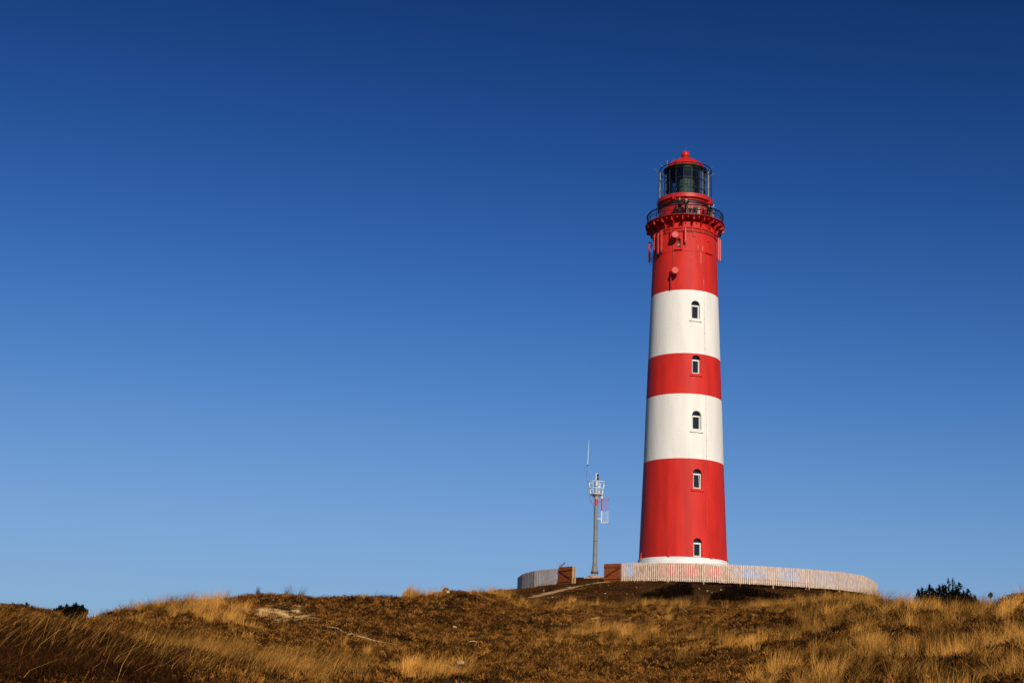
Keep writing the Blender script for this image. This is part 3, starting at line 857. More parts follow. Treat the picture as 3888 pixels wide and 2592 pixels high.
for (cx, cy, polex, y0, y1) in ((2563.7, 890, 2548, 868, 902), (2563.5, 1025.4, 2548, 1018, 1094)):
    r = rshaft(zfront(cy, 3.2)); th, z = on_tower(cx, cy, r + .72)
    N = (tdir(th) * .86 + TC * .45 + TR * .28).normalized(); X = Vector((-N.y, N.x, 0)).normalized()
    c = tpt(r + .72, th, z); mb = MB(); n = 28
    Zv = N.cross(X)
    ringp = lambda rad, off: [c + N * off + X * (rad * math.cos(2 * math.pi * i / n)) + Zv * (rad * math.sin(2 * math.pi * i / n)) for i in range(n)]
    vs = ringp(.30, .02) + ringp(.335, -.01) + ringp(.335, -.24) + ringp(.16, -.40)
    fs = [tuple(range(n)), tuple(range(4 * n - 1, 3 * n - 1, -1))]
    for a in range(3): fs += [(a * n + i, a * n + (i + 1) % n, (a + 1) * n + (i + 1) % n, (a + 1) * n + i) for i in range(n)]
    mb.add(vs, fs); d_ = mb.build('dish_antenna', M['red_panel'], LH, smooth=30)
    pth = on_tower(polex, (y0 + y1) / 2, r + .30)[0]
    za, zb = on_tower(polex, y0, r + .30)[1], on_tower(polex, y1, r + .30)[1]
    mp = MB(); mp.tube([tpt(r + .30, pth, za), tpt(r + .30, pth, zb)], .05, 8)
    for zz_ in (za - .15, zb + .15): mp.tube([tpt(r + .30, pth, zz_), tpt(r - .08, pth, zz_)], .03, 6)
    mp.tube([tpt(r + .30, pth, z), c - N * .36], .05, 6)
    mp.build('mounting_pole', M['red_metal'], d_, smooth=40)
# cables and the lightning conductor down the wall
def wall_line(pts, off, rad, name, mat, clips=True):
    P = []
    for px, py in pts:
        r = rshaft(40)
        for _ in range(3): th, z = on_tower(px, py, r); r = rshaft(z) + off
        P.append((th, z))
    path = []
    for (t0, z0), (t1, z1) in zip(P, P[1:]):
        for k in range(8):
            f = k / 8; z = z0 + (z1 - z0) * f; path.append(tpt(rshaft(z) + off, t0 + (t1 - t0) * f, z))
    path.append(tpt(rshaft(P[-1][1]) + off, P[-1][0], P[-1][1]))
    mb = MB(); mb.tube(path, rad, 5); o = mb.build(name, M[mat], LH)
    if clips:
        c = MB(); L = P[0][1] - P[-1][1]; n = max(2, int(L / 1.45))
        tot = [p.z for p in path]
        for k in range(n + 1):
            z = P[0][1] - L * k / n; th = float(np.interp(-z, [-p[1] for p in P], [p[0] for p in P]))
            N = tdir(th); c.box(tpt(rshaft(z) + off * .5, th, z), .05, off + .04, .05, Vector((-N.y, N.x, 0)), N)
        c.build('clip', M['galv'], o)
    return o
wall_line([(2671, 880), (2672.7, 1100), (2677, 1340), (2680, 1500), (2683, 1740), (2685, 1900), (2688, 2095)], .016, .006, 'lightning_conductor', 'galv')
wall_line([(2555, 912), (2554, 960), (2553.5, 1005), (2549, 1018)], .04, .018, 'signal_cable', 'rust')
wall_line([(2517, 880), (2518, 910), (2518, 945)], .06, .022, 'signal_cable', 'rust')
th, z = on_tower(2636, 889, 3.12); N = tdir(th); mb = MB(); mb.box(tpt(rshaft(z) + .02, th, z), .30, .10, .44, Vector((-N.y, N.x, 0)), N); mb.build('wall_plate', M['red'], LH)
th, z = on_tower(2624, 986, 3.15); N = tdir(th); mb = MB(); mb.box(tpt(rshaft(z) + .005, th, z), .16, .04, .26, Vector((-N.y, N.x, 0)), N); mb.build('wall_plate', M['red'], LH)
for x_, y0_, y1_ in ((2661, 958, 1000), (2650, 930, 945), (2668, 935, 952), (2672, 1062, 1090)):
    wall_line([(x_, y0_), (x_ + .5, y1_)], .004, .009, 'paint_run', 'plinth', clips=False)
mb = MB()
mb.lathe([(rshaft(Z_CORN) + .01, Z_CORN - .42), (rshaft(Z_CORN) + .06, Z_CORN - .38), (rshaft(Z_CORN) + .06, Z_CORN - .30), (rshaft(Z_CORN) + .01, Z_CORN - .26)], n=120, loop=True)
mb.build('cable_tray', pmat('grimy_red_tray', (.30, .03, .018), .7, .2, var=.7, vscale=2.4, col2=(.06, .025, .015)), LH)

# ------------------------------------------------------------------ people on the gallery
def skin_mesh(nodes, edges, levels=1):
    """nodes: list of (pos, radius); grows one continuous surface"""
    me = bpy.data.meshes.new('tmp'); me.from_pydata([p for p, r in nodes], edges, []); me.update()
    o = bpy.data.objects.new('tmp', me); COL.objects.link(o)
    o.modifiers.new('skin', 'SKIN')
    sk = me.skin_vertices[0].data
    for i, (p, r) in enumerate(nodes):
        sk[i].radius = (r, r); sk[i].use_root = (i == 0)
    s = o.modifiers.new('sub', 'SUBSURF'); s.levels = levels
    dg = bpy.context.evaluated_depsgraph_get()
    out = bpy.data.meshes.new_from_object(o.evaluated_get(dg))
    bpy.data.objects.remove(o, do_unlink=True)
    return out
def lin_mat(name, c, rough=.8): return pmat(name, c, rough, .15, var=.25, vscale=9)
M['skin'] = lin_mat('skin', (.62, .42, .31), .6)

def person(base, face_dir, h, label, coat, trousers, hair, hat=None, pose='lean', hood=False, stripes=None, bulk=1.0):
    k = h / 1.75
    root = thing('person', base, label, 'person', 'visitors on the lighthouse gallery')
    F = Vector(face_dir).normalized(); X = Vector((-F.y, F.x, 0)); Z = Vector((0, 0, 1))
    B = lambda x, y, z: (X * x + F * y + Z * z) * k
    N, Ed = [], []
    def v(p, r, par=None):
        N.append((p, r * k)); i = len(N) - 1
        if par is not None: Ed.append((par, i))
        return i
    pel = v(B(0, 0, .95), .135)
    sp1 = v(B(0, .01, 1.12), .125, pel); sp2 = v(B(0, .04, 1.32), .15, sp1); nb = v(B(0, .06, 1.46), .07, sp2)
    nk = v(B(0, .08, 1.52), .055, nb); hd = v(B(0, .10, 1.60), .085, nk); hd2 = v(B(0, .105, 1.68), .088, hd); hd3 = v(B(0, .10, 1.74), .06, hd2)
    nose = v(B(0, .205, 1.625), .012, hd)
    body_arms = []
    for s in (-1, 1):
        sh = v(B(s * .19, .05, 1.42), .065, sp2)
        if pose == 'lean': el, wr = B(s * .33, .16, 1.17), B(s * .22, .36, 1.07)
        elif pose == 'raise': el, wr = B(s * .30, .26, 1.30), B(s * .10, .30, 1.56)
        elif pose == 'hip': el, wr = B(s * .38, .02, 1.18), B(s * .20, .14, 1.03)
        else: el, wr = B(s * .26, .02, 1.15), B(s * .24, .14, .93)
        e = v(el, .05, sh); w = v(wr, .034, e); body_arms.append((sh, e, w))
        d = (wr - el).normalized(); side = X * s
        pm = v(wr + d * .06 * k, .034, w)
        for q, (o_, L) in enumerate(((-.030, .062), (-.010, .075), (.010, .070), (.030, .055))):
            f1 = v(wr + d * (.105 * k) + side * o_ * k, .0095, pm); f2 = v(wr + d * ((.105 + L * .6) * k) + side * o_ * k - Z * .01 * k, .0085, f1)
            v(wr + d * ((.10 + L) * k) + side * o_ * k - Z * .035 * k, .0075, f2)
        t1 = v(wr + d * .05 * k - side * .045 * k, .011, pm); v(wr + d * .09 * k - side * .06 * k, .009, t1)
    legs = []
    for s in (-1, 1):
        hp = v(B(s * .09, 0, .88), .095, pel); kn = v(B(s * .10, .03, .48), .062, hp); an = v(B(s * .11, -.01, .09), .042, kn)
        ft = v(B(s * .12, .09, .045), .042, an); v(B(s * .125, .19, .035), .03, ft); legs.append((hp, kn, an))
    me = skin_mesh(N, Ed, 1); me.name = 'body'
    bd = bpy.data.objects.new('body', me); COL.objects.link(bd); bd.parent = root
    me.materials.clear(); me.materials.append(M['skin'])
    me.polygons.foreach_set('use_smooth', [True] * len(me.polygons))
    # coat: torso and sleeves a little larger than the body
    cn = [(N[pel][0] - Z * .12 * k, .165 * k * bulk), (N[sp1][0], .155 * k * bulk), (N[sp2][0], .178 * k * bulk), (N[nb][0] - Z * .01, .085 * k)]; ce = [(0, 1), (1, 2), (2, 3)]
    for sh, e, w in body_arms:
        i = len(cn); cn += [(N[sh][0], .085 * k), (N[e][0], .070 * k), (N[w][0], .052 * k)]; ce += [(2, i), (i, i + 1), (i + 1, i + 2)]
    cm = skin_mesh(cn, ce, 1); cm.name = 'jacket'; co = bpy.data.objects.new('jacket', cm); COL.objects.link(co); co.parent = root
    cm.materials.clear(); cm.materials.append(coat); cm.polygons.foreach_set('use_smooth', [True] * len(cm.polygons))
    tn = [(N[pel][0] - Z * .03, .15 * k)]; te = []
    for hp, kn, an in legs:
        i = len(tn); tn += [(N[hp][0], .108 * k), (N[kn][0], .078 * k), (N[an][0], .062 * k)]; te += [(0, i), (i, i + 1), (i + 1, i + 2)]
    tm = skin_mesh(tn, te, 1); tm.name = 'trousers'; to = bpy.data.objects.new('trousers', tm); COL.objects.link(to); to.parent = root
    tm.materials.clear(); tm.materials.append(trousers); tm.polygons.foreach_set('use_smooth', [True] * len(tm.polygons))
    hc = Vector(base) + B(0, .085, 1.675)
    hb = MB(); n = 12; vs, fs = [], []
    for i in range(7):                                    # hair or hat cap, open over the face
        a = math.pi * .62 * i / 6
        for j in range(n):
            b = 2 * math.pi * j / n; front = max(0, math.cos(b))
            aa = a * (1 - .45 * front); rr = (.135 if (hat or hood) else .118) * k
            vs.append(hc + X * (rr * math.sin(aa) * math.sin(b)) + F * (rr * math.sin(aa) * math.cos(b)) + Z * (rr * 1.05 * math.cos(aa)))
    for i in range(6):
        for j in range(n): fs.append((i * n + j, i * n + (j + 1) % n, (i + 1) * n + (j + 1) % n, (i + 1) * n + j))
    hb.add(vs, fs); hb.build('cap' if hat else ('hood' if hood else 'hair'), hat or hair, root, smooth=60)
    eb = MB()
    for s in (-1, 1): eb.ball(Vector(base) + B(s * .034, .182, 1.655), .014 * k, 1, 1, 1, 8, 6)
    eb.build('eyes', pmat('eye', (.02, .015, .012), .2, .5), bd)
    if stripes:
        sb = MB()
        for q in (-.09, 0, .09):
            sb.box(Vector(base) + B(q, .215, 1.22), .035 * k, .012, .26 * k, X, F, Z)
        sb.build('jacket_trim', stripes, root)
    return root
c_black = lin_mat('black_coat', (.012, .013, .013)); c_green = lin_mat('dark_green_coat', (.020, .026, .018)); c_blue = lin_mat('bright_blue_jacket', (.03, .22, .75))
c_pale = lin_mat('pale_grey_blue_coat', (.36, .40, .48)); c_white = lin_mat('white_cloth', (.70, .68, .60)); c_yel = lin_mat('orange_yellow_hat', (.75, .28, .03))
c_dgrey = lin_mat('dark_trousers', (.025, .026, .03)); c_hair = lin_mat('dark_hair', (.015, .010, .008)); c_brown = lin_mat('brown_hair', (.10, .05, .025)); c_grey = lin_mat('grey_cap', (.18, .18, .19))
c_lightt = lin_mat('light_trousers', (.34, .33, .32))
def on_deck(px, r):
    p = Vector((AX, AY, 0)); th = math.asin(max(-1, min(1, (px - 2596.5) / (38.4 * r))))
    return tpt(r, th, Z_DECK), tdir(th)
for px, r, h, lab, kw in (
    (2577, 3.38, 1.80, 'person in a long dark coat and hood leaning over the railing, leftmost of the visitors', dict(coat=c_black, trousers=c_dgrey, hair=c_brown, hood=True, pose='hip', bulk=1.35)),
    (2601, 3.36, 1.62, 'dark haired person in black lifting both pale hands to the face above the railing', dict(coat=c_black, trousers=c_dgrey, hair=c_hair, pose='raise')),
    (2615, 3.05, 1.06, 'child in a black jacket with white stripes behind the left side of the railing frame', dict(coat=c_black, trousers=c_dgrey, hair=c_hair, stripes=c_white, pose='down')),
    (2631, 3.05, 1.12, 'child in a grey cap and dark green coat behind the middle of the railing frame', dict(coat=c_green, trousers=c_dgrey, hair=c_hair, hat=c_grey, pose='down')),
    (2646, 3.10, 1.16, 'child in a pale grey blue coat behind the right side of the railing frame', dict(coat=c_pale, trousers=c_white, hair=c_brown, hat=c_grey, pose='raise')),
    (2664, 3.05, 1.02, 'small child in black with pale hands to the right of the railing frame', dict(coat=c_black, trousers=c_dgrey, hair=c_hair, pose='raise', stripes=c_white)),
    (2683, 3.20, 1.34, 'person in a dark coat and orange yellow hat beside the blue jacket', dict(coat=c_black, trousers=c_dgrey, hair=c_brown, hat=c_yel, pose='down')),
    (2698, 3.22, 1.66, 'person in a bright blue jacket and light trousers, rightmost of the visitors', dict(coat=c_blue, trousers=c_lightt, hair=c_brown, pose='lean'))):
    b, f = on_deck(px, r)
    person(b, f, h, lab, **kw)

# ------------------------------------------------------------------ fence of upright slats
def ring_point(px, top, r=RING_R):
    """where the sight line through (px, top) meets the fence circle on its near side; beyond the rim use the rim"""
    d = ray(px, top); dh = Vector((d.x, d.y)); L = dh.length; dh /= L
    a = Vector((RCX, RCY)); t0 = a.dot(dh); q = r * r - (a.length_squared - t0 * t0)
    t = t0 - math.sqrt(max(q, 0.0))
    return Vector((dh.x * t, dh.y * t, t * d.z / L))
SLAT_H, SLAT_W, SLAT_P = 1.45, .118, .172
def slat_panel(A, B, parent, mat, post_a=True, seed=0, lower=0.0):
    """A, B: top ends of the panel in 3D"""
    rd = random.Random(seed)
    d = B - A; L = Vector((d.x, d.y, 0)).length; X = Vector((d.x, d.y, 0)) / L; N = Vector((X.y, -X.x, 0))
    if N.dot(Vector((RCX, RCY, 0)) - A) > 0: N = -N
    n = max(1, round((L - .02) / SLAT_P)); mb = MB(); Z = Vector((0, 0, 1))
    for k in range(n):
        f = (k + .5) / n; p = A + d * f
        h = SLAT_H + rd.uniform(-.02, .02) + lower; w = SLAT_W * rd.uniform(.93, 1.05)
        mb.box(p + N * (.03 + rd.uniform(0, .008)) - Z * (h / 2 - rd.uniform(-.012, .012)), w, .024, h, (X + Z * rd.uniform(-.006, .006)).normalized(), N, Z)
    o = mb.build('slat_panel', mat, parent)
    for zz in (.20, SLAT_H - .22):
        r_ = MB(); r_.box((A + B) / 2 - Z * zz - N * .012, L - .10, .055, .10, d.normalized(), N, Z); r_.build('rail', M['post'], o)
    return X, N
def fence(name, label, pts, mat, skip_first_post=False):
    base = Vector((pts[0].x, pts[0].y, tz(pts[0].x, pts[0].y)))
    o = thing(name, base, label, 'fence')
    for i in range(len(pts) - 1):
        slat_panel(pts[i], pts[i + 1], o, mat, seed=i * 7 + len(pts))
    for i, p in enumerate(pts):
        g = tz(p.x, p.y)
        a = pts[max(i - 1, 0)]; b = pts[min(i + 1, len(pts) - 1)]
        X = Vector((b.x - a.x, b.y - a.y, 0)).normalized(); N = Vector((X.y, -X.x, 0))
        if N.dot(Vector((RCX, RCY, 0)) - p) > 0: N = -N
        bot = min(g, p.z - SLAT_H) - .35
        mb = MB(); mb.box(Vector((p.x, p.y, (p.z - .03 + bot) / 2)) - N * .035, .10, .10, p.z - .03 - bot, X, N)
        mb.build('post', M['post'], o)
    return o
RP = [(2361, 2136.5), (2411, 2134.8), (2538, 2134.6), (2672, 2137.5), (2810, 2143.5), (2935, 2150.5), (3071, 2160), (3186, 2169.5), (3279, 2184), (3309, 2200)]
rp = [ring_point(*p) for p in RP]
def rim_on(p, sgn, n, step):                       # the fence carries on round the back of the ring
    out = []; th = math.atan2(p.y - RCY, p.x - RCX); z = p.z
    for k in range(1, n + 1):
        t = th + sgn * step * k; x, y = RCX + RING_R * math.cos(t), RCY + RING_R * math.sin(t)
        z -= .02; out.append(Vector((x, y, z)))
    return out
rp += rim_on(rp[-1], 1, 4, R(11.5))
fence('slat_fence', 'long pale larch slat fence curving right from the gateway in front of the lighthouse', rp, M['slat'])
LP = [(2130, 2154.5), (2104, 2157.3), (2032, 2165), (1985, 2178)]
lp_ = [ring_point(*p) for p in LP]
lp_ += rim_on(lp_[-1], -1, 5, R(11.5))
fence('slat_fence', 'short greyish slat fence curving left from the gateway', lp_, M['slat_pale'])

def gate(label, tl, tr, hgt, flip, hinge_right, gap):
    A, B = ring_point(*tl), ring_point(*tr)
    d = B - A; L = Vector((d.x, d.y, 0)).length; X = Vector((d.x, d.y, 0)) / L; N = Vector((X.y, -X.x, 0)); Z = Vector((0, 0, 1))
    if N.dot(Vector((RCX, RCY, 0)) - A) > 0: N = -N
    A = A + N * .14; B = B + N * .14
    o = thing('gate', Vector((A.x, A.y, min(A.z, B.z) - hgt)), label, 'gate')
    n = 11 if gap else 12
    mb = MB(); rd = random.Random(int(tl[0]))
    for k in range(n):
        f = (k + .5) / n; p = A + d * f
        w = L / n - (.022 if gap and k % 2 else .007)
        mb.box(p - Z * (hgt / 2) + N * rd.uniform(-.002, .002), w, .025, hgt + rd.uniform(-.01, .01), X, N, Z)
    mb.build('board_panel', M['gatewood'], o)
    dz = d.normalized()
    for zz in (.235, hgt - .24):
        b = MB(); b.box((A + B) / 2 - Z * zz + N * .045, L - .02, .06, .14, dz, N, Z); b.build('rail', M['gatewood'], o)
    a0 = A + X * .10 - Z * (.32 if flip else hgt - .33) + N * .04; b0 = B - X * .10 - Z * (hgt - .33 if flip else .32) + N * .04
    dd = (b0 - a0); b = MB(); b.box((a0 + b0) / 2, dd.length, .045, .11, dd.normalized(), N, dd.normalized().cross(N)); b.build('brace', M['gatebrace'], o)
    e = B if hinge_right else A
    s = 1 if hinge_right else -1
    if hinge_right and not gap:                          # the bright sawn edge strip and its post
        b = MB(); b.box(e + X * .045 - Z * (hgt / 2 - .01), .07, .11, hgt, X, N, Z); b.build('edge_strip', M['post'], o)
        for zz in (.27, hgt - .27):
            h = MB(); h.tube([e + X * .10 - Z * zz + N * .03, e - X * .14 - Z * zz + N * .075], .022, 6); h.build('hinge', M['black_metal'], o)
    else:
        for zz in (.235, hgt - .24):
            h = MB(); h.box(e - X * s * .12 - Z * zz + N * .074, .24, .01, .045, X, N, Z); h.build('hinge', M['black_metal'], o)
    return A, B, X, N
gA, gB, gX, gN = gate('brown stained gate leaf hinged left of the gateway, its brace falling to the right', (2126, 2153.5), (2178.5, 2149), 1.40, True, True, False)
gate('brown stained gate leaf right of the gateway with light showing between its boards', (2297, 2140.5), (2361, 2138.5), 1.41, False, True, True)
p = ring_point(2185.6, 2150.5) + gN * .06
mb = MB(); g = tz(p.x, p.y); mb.box(Vector((p.x, p.y, (p.z + g - .4) / 2)), .12, .12, p.z - g + .4, gX, gN)
tag(mb.build('gate_post', M['post'], origin=(p.x, p.y, g)), 'squared pale pine gate post standing at the open side of the left gate', 'post')

# ------------------------------------------------------------------ signal mast with cage and antennas
MD = 119.0
mfoot = pt(2257.5, 2182, MD)
def mz(py): return pt(2261, py, MD).z
MX, MY = mfoot.x, mfoot.y
mast = thing('signal_mast', (MX, MY, mz(2184)), 'slim grey signal mast with a white basket, whip antenna and red and white rod cage', 'mast')
def ml(prof, n=24):
    mb = MB(); mb.lathe([(r, mz(y)) for r, y in prof], n=n, center=(MX, MY)); return mb
ml([(.185, 2120), (.17, 2030), (.155, 1918)]).build('pole', M['mast_grey'], mast, smooth=40)
ml([(.31, 2171), (.26, 2160), (.205, 2145), (.186, 2120)]).build('flared_foot', M['mast_grey'], mast, smooth=40)
ml([(.30, 2175), (.34, 2174), (.34, 2170.5), (.28, 2169)]).build('flange', M['rust'], mast, smooth=40)
mb = MB()
for k in range(6):
    a = 2 * math.pi * k / 6 + .3; mb.tube([(MX + .27 * math.cos(a), MY + .27 * math.sin(a), mz(2186)), (MX + .27 * math.cos(a), MY + .27 * math.sin(a), mz(2168))], .03, 6)
mb.build('anchor_bolts', M['galv'], mast)
ml([(.158, 2056), (.18, 2055), (.18, 2052), (.158, 2051)]).build('joint_flange', M['rust'], mast)
ml([(.150, 1918), (.160, 1917.5), (.158, 1892), (.145, 1891.5)]).build('red_collar', M['red_coat'], mast, smooth=40)
ml([(.15, 1892.5), (.17, 1890), (.24, 1886), (.42, 1880.5), (.55, 1877), (.55, 1875.5), (.48, 1875), (.05, 1875)], 32).build('basket_floor', M['white_metal'], mast, smooth=30)
zb0, zm0, zt0 = mz(1875.5), mz(1854), mz(1829)
mb = MB()
def circ(r, z, n=32): return [(MX + r * math.cos(2 * math.pi * k / n), MY + r * math.sin(2 * math.pi * k / n), z) for k in range(n)]
mb.tube(circ(.73, zt0), .028, 6, closed=True)
bask = mb.build('basket', M['white_metal'], mast, smooth=40)
MB().tube(circ(.64, zm0), .022, 6, closed=True).build('middle_hoop', M['white_metal'], bask, smooth=40)
for k in range(8):
    a = 2 * math.pi * k / 8 + .25
    MB().tube([(MX + .55 * math.cos(a), MY + .55 * math.sin(a), zb0), (MX + .73 * math.cos(a), MY + .73 * math.sin(a), zt0)], .026, 6).build('upright', M['white_metal'], bask)
mb = MB(); mb.tube([(MX, MY, zb0), (MX, MY, mz(1868)), (MX, MY, mz(1826))], [.12, .075, .075], 12); mb.build('lamp_post', M['white_metal'], mast, smooth=40)
mb = MB(); c = pt(2275, 1845, MD); mb.box((c.x, c.y, c.z), .15, .14, .22); mb.build('control_box', M['white_metal'], mast)
mb = MB(); c = pt(2263.2, 1809, MD); mb.box((c.x, c.y - .10, c.z), .07, .07, mz(1796.5) - mz(1822)); c2 = pt(2267, 1798, MD); mb.box((c2.x, c2.y, c2.z + .01), .22, .2, .03)
lampo = mb.build('signal_lamp', M['white_metal'], mast)
for y in (1803.5, 1817):
    c = pt(2267.5, y, MD); mb = MB(); mb.lathe([(.10, c.z - .115), (.145, c.z - .09), (.145, c.z + .09), (.10, c.z + .115)], n=16, center=(c.x, c.y)); mb.build('lens', M['lampglass'], lampo, smooth=40)
mb = MB(); mb.tube([pt(x, y, MD - .4) for x, y in ((2242.8, 1900), (2238.5, 1873), (2231.5, 1828), (2228.4, 1811), (2229.6, 1792), (2231, 1767))], .036, 8)
whip = mb.build('antenna_arm', M['galv'], mast, smooth=40)
MB().tube([pt(2230.8, 1768, MD - .4), pt(2231.2, 1763, MD - .4)], .055, 8).build('clamp', M['cable'], whip)
MB().tube([pt(2231.2, 1763, MD - .4), pt(2234, 1715, MD - .4), pt(2236.6, 1670, MD - .4)], [.028, .022, .013], 7).build('whip', M['white_metal'], whip, smooth=40)
mb = MB()
for x, y in ((2234, 1843), (2240, 1882)): mb.tube([pt(x, y, MD - .4), (MX, MY, pt(x, y, MD).z)], .018, 5)
mb.build('arm_bracket', M['galv'], whip)
MB().tube([pt(x, y, MD - .25) for x, y in ((2242.8, 1900), (2247, 1908), (2253, 1918), (2255.5, 1930), (2255.5, 1960), (2254.5, 2050), (2250.5, 2140))], .016, 5).build('feeder_cable', M['cable'], mast)
MB().tube([pt(2231, 1766, MD - .4), pt(2193, 1802, MD + 1), pt(2155, 1838, MD + 2), pt(2080, 1912, MD + 5), pt(1990, 2215, MD + 8)][:3], .004, 4).build('stay_wire', M['white_metal'], mast)
MB().tube([pt(2231, 1766, MD - .4), pt(2252, 1815, MD)], .005, 4).build('stay_wire', M['white_metal'], mast)
MB().tube([pt(2247, 2165, MD), pt(2231, 2183, MD)], .012, 5).build('stay_wire', M['galv'], mast)
cx = 2284.2
mb = MB(); mb.tube([pt(cx + 1, 1884, MD), pt(cx, 1939, MD)], .062, 8); side = mb.build('antenna_tube', M['red_coat'], mast, smooth=40)
MB().tube([pt(cx, 1939, MD), pt(cx - .8, 1987, MD)], .060, 8).build('white_half', M['white_metal'], side, smooth=40)
MB().tube([pt(cx + 1.5, 1879, MD), pt(cx + 1, 1893, MD)], .066, 8).build('tube_cap', M['white_metal'], side, smooth=40)
MB().tube([(MX, MY, pt(cx, 1903, MD).z), pt(cx, 1903, MD)], .035, 6).build('upper_arm', M['red_coat'], side)
MB().tube([(MX, MY, pt(cx, 1969, MD).z), pt(cx, 1969, MD)], .045, 6).build('lower_arm', M['white_metal'], side)
cc0, cc1 = pt(2298, 1894.5, MD), pt(2297.5, 1982.5, MD)
def circ2(c, r, n=24): return [(c.x + r * math.cos(2 * math.pi * k / n), c.y + r * math.sin(2 * math.pi * k / n), c.z) for k in range(n)]
MB().tube(circ2(cc0, .31), .018, 6, closed=True).build('rod_cage', M['red_coat'], side, smooth=40)
MB().tube(circ2(cc1, .31), .016, 6, closed=True).build('lower_hoop', M['white_metal'], side, smooth=40)
MB().tube([pt(2284, 1986, MD), cc1, (cc1.x + .3, cc1.y, cc1.z)], .02, 5).build('hoop_spoke', M['white_metal'], side)
cm_ = pt(2298, 1939, MD).z
for a in (0.0, 1.26, 1.88, -1.0):
    o_ = Vector((.30 * math.cos(a), .30 * math.sin(a), 0))
    rr_ = .008 if a == 0 else .016
    p0, p1 = cc0 + o_, cc1 + o_; pm = p0.lerp(p1, .5); 
    MB().tube([p0, pm], rr_, 6).build('red_rod', M['red_coat'], side); MB().tube([pm, p1], rr_, 6).build('white_rod', M['white_metal'], side)
# broken brick footing under the mast
mb = MB(); rd = random.Random(4)
fc = Vector((MX, MY, 0)); g = tz(MX, MY)
top = mz(2184.5)
mb.lathe([(.62, g - .4), (.60, top - .05), (.45, top), (.01, top)], n=12, center=(MX, MY))
for k in range(46):
    x = rd.uniform(-.85, .80); y = rd.uniform(-.9, .5); h = max(0, (1 - abs(x) / .95)) * .16
    q = Matrix.Rotation(rd.uniform(0, 3.1), 3, 'Z') @ Matrix.Rotation(rd.uniform(-.5, .5), 3, 'X')
    z0 = max(tz(MX + x, MY + y), g - .1)
    mb.box((MX + x, MY + y, z0 + .04 + h * rd.random()), rd.uniform(.14, .26), .11, .08, q.col[0], q.col[1], q.col[2], mi=rd.choice((0, 0, 1)))
tag(mb.build('brick_footing', [M['brick'], M['concrete']], origin=(MX, MY, g)), 'low heap of broken brick and concrete under the grey signal mast', 'rubble')

# ------------------------------------------------------------------ grey scope behind the left gate
sd = 116.8
a, b = pt(2126.5, 2148.5, sd), pt(2145.5, 2135.5, sd)
sc = thing('telescope', (pt(2132, 2175, sd).x, pt(2132, 2175, sd).y, tz(pt(2132, 2175, sd).x, pt(2132, 2175, sd).y)), 'grey tilted viewing telescope on a stand behind the left gate', 'telescope')
MB().tube([a, a.lerp(b, .35), a.lerp(b, .36), b.lerp(a, .08), b], [.085, .085, .062, .062, .075], 12).build('tube', M['scope'], sc, smooth=30)
c = pt(2129, 2147.5, sd); d = (b - a).normalized()
mb = MB(); mb.box(c, .26, .2, .17, d, Vector((0, 1, 0)), d.cross(Vector((0, 1, 0)))); mb.build('housing', M['scope'], sc)
c = pt(2133, 2151, sd); g = tz(c.x, c.y); MB().tube([(c.x, c.y, g - .1), (c.x, c.y, c.z + .02)], .07, 10).build('stand', M['scope'], sc, smooth=40)

# ------------------------------------------------------------------ stones, branches
def stone(name, px, py, size, label, mat='stone', sink=.3, group=None, flat=.55, seed=None, lift=0.0):
    p = pick(px, py); rd = random.Random(seed if seed is not None else int(px * 7 + py))
    bm = bmesh.new(); bmesh.ops.create_icosphere(bm, subdivisions=2, radius=.5)
    for v in bm.verts:
        n = v.co.normalized()
        f = 1 + .32 * (vnoise(np.array([n.x * 2.1 + px]), np.array([n.y * 2.1 + n.z * 3.3]), 9)[0]) + rd.uniform(-.04, .04)
        v.co = Vector((n.x * f * .5 * size[0], n.y * f * .5 * size[1], max(-.35, n.z * f) * .5 * size[2]))
    me_ = bpy.data.meshes.new(name); bm.to_mesh(me_); bm.free(); me_.materials.append(M[mat])
    o = bpy.data.objects.new(name, me_); COL.objects.link(o)
    o.location = (p.x, p.y, p.z + size[2] * .2 + lift); o.rotation_euler = (rd.uniform(-.2, .2), rd.uniform(-.2, .2), rd.uniform(0, 6))
    return tag(o, label, 'stone', group)
p = pick(1746, 2529)
mb = MB(); mb.box((0, 0, .07), .27, .16, .12); o = mb.build('building_block', M['stone']); o.location = p + Vector((0, 0, .06)); o.rotation_euler = (.12, -.05, .35)
bv = o.modifiers.new('bevel', 'BEVEL'); bv.width = .02; bv.segments = 2
tag(o, 'pale squared block lying in the brown heath near the bottom edge', 'block')
stone('stone', 1726, 2387, (.26, .2, .14), 'pale angular stone with a rusty side in the middle of the heath slope', lift=.05)
stone('stone', 1752, 2526, (.001, .001, .001), '', seed=1) if False else None
stone('boulder', 1693, 2256, (.44, .36, .40), 'brown capped boulder on the dune skyline left of the fence', 'stone_brown', lift=.10)
stone('stone', 1700, 2258, (.20, .2, .22), 'small white stone leaning on the brown boulder at the skyline', lift=.10)
stone('stone', 3086, 2232, (.50, .3, .16), 'flat cream stone under the right end of the slat fence', lift=.04)
stone('stone', 2738, 2243, (.24, .2, .20), 'brightest white stone on the dark slope under the fence', lift=.03)
stone('stone', 2592, 2223, (.26, .2, .16), 'white stone close below the fence in line with the lowest window', lift=.03)
stone('stone', 2590, 2234, (.28, .22, .16), 'rounded pale stone a little lower on the bank below the lowest window', lift=.03)
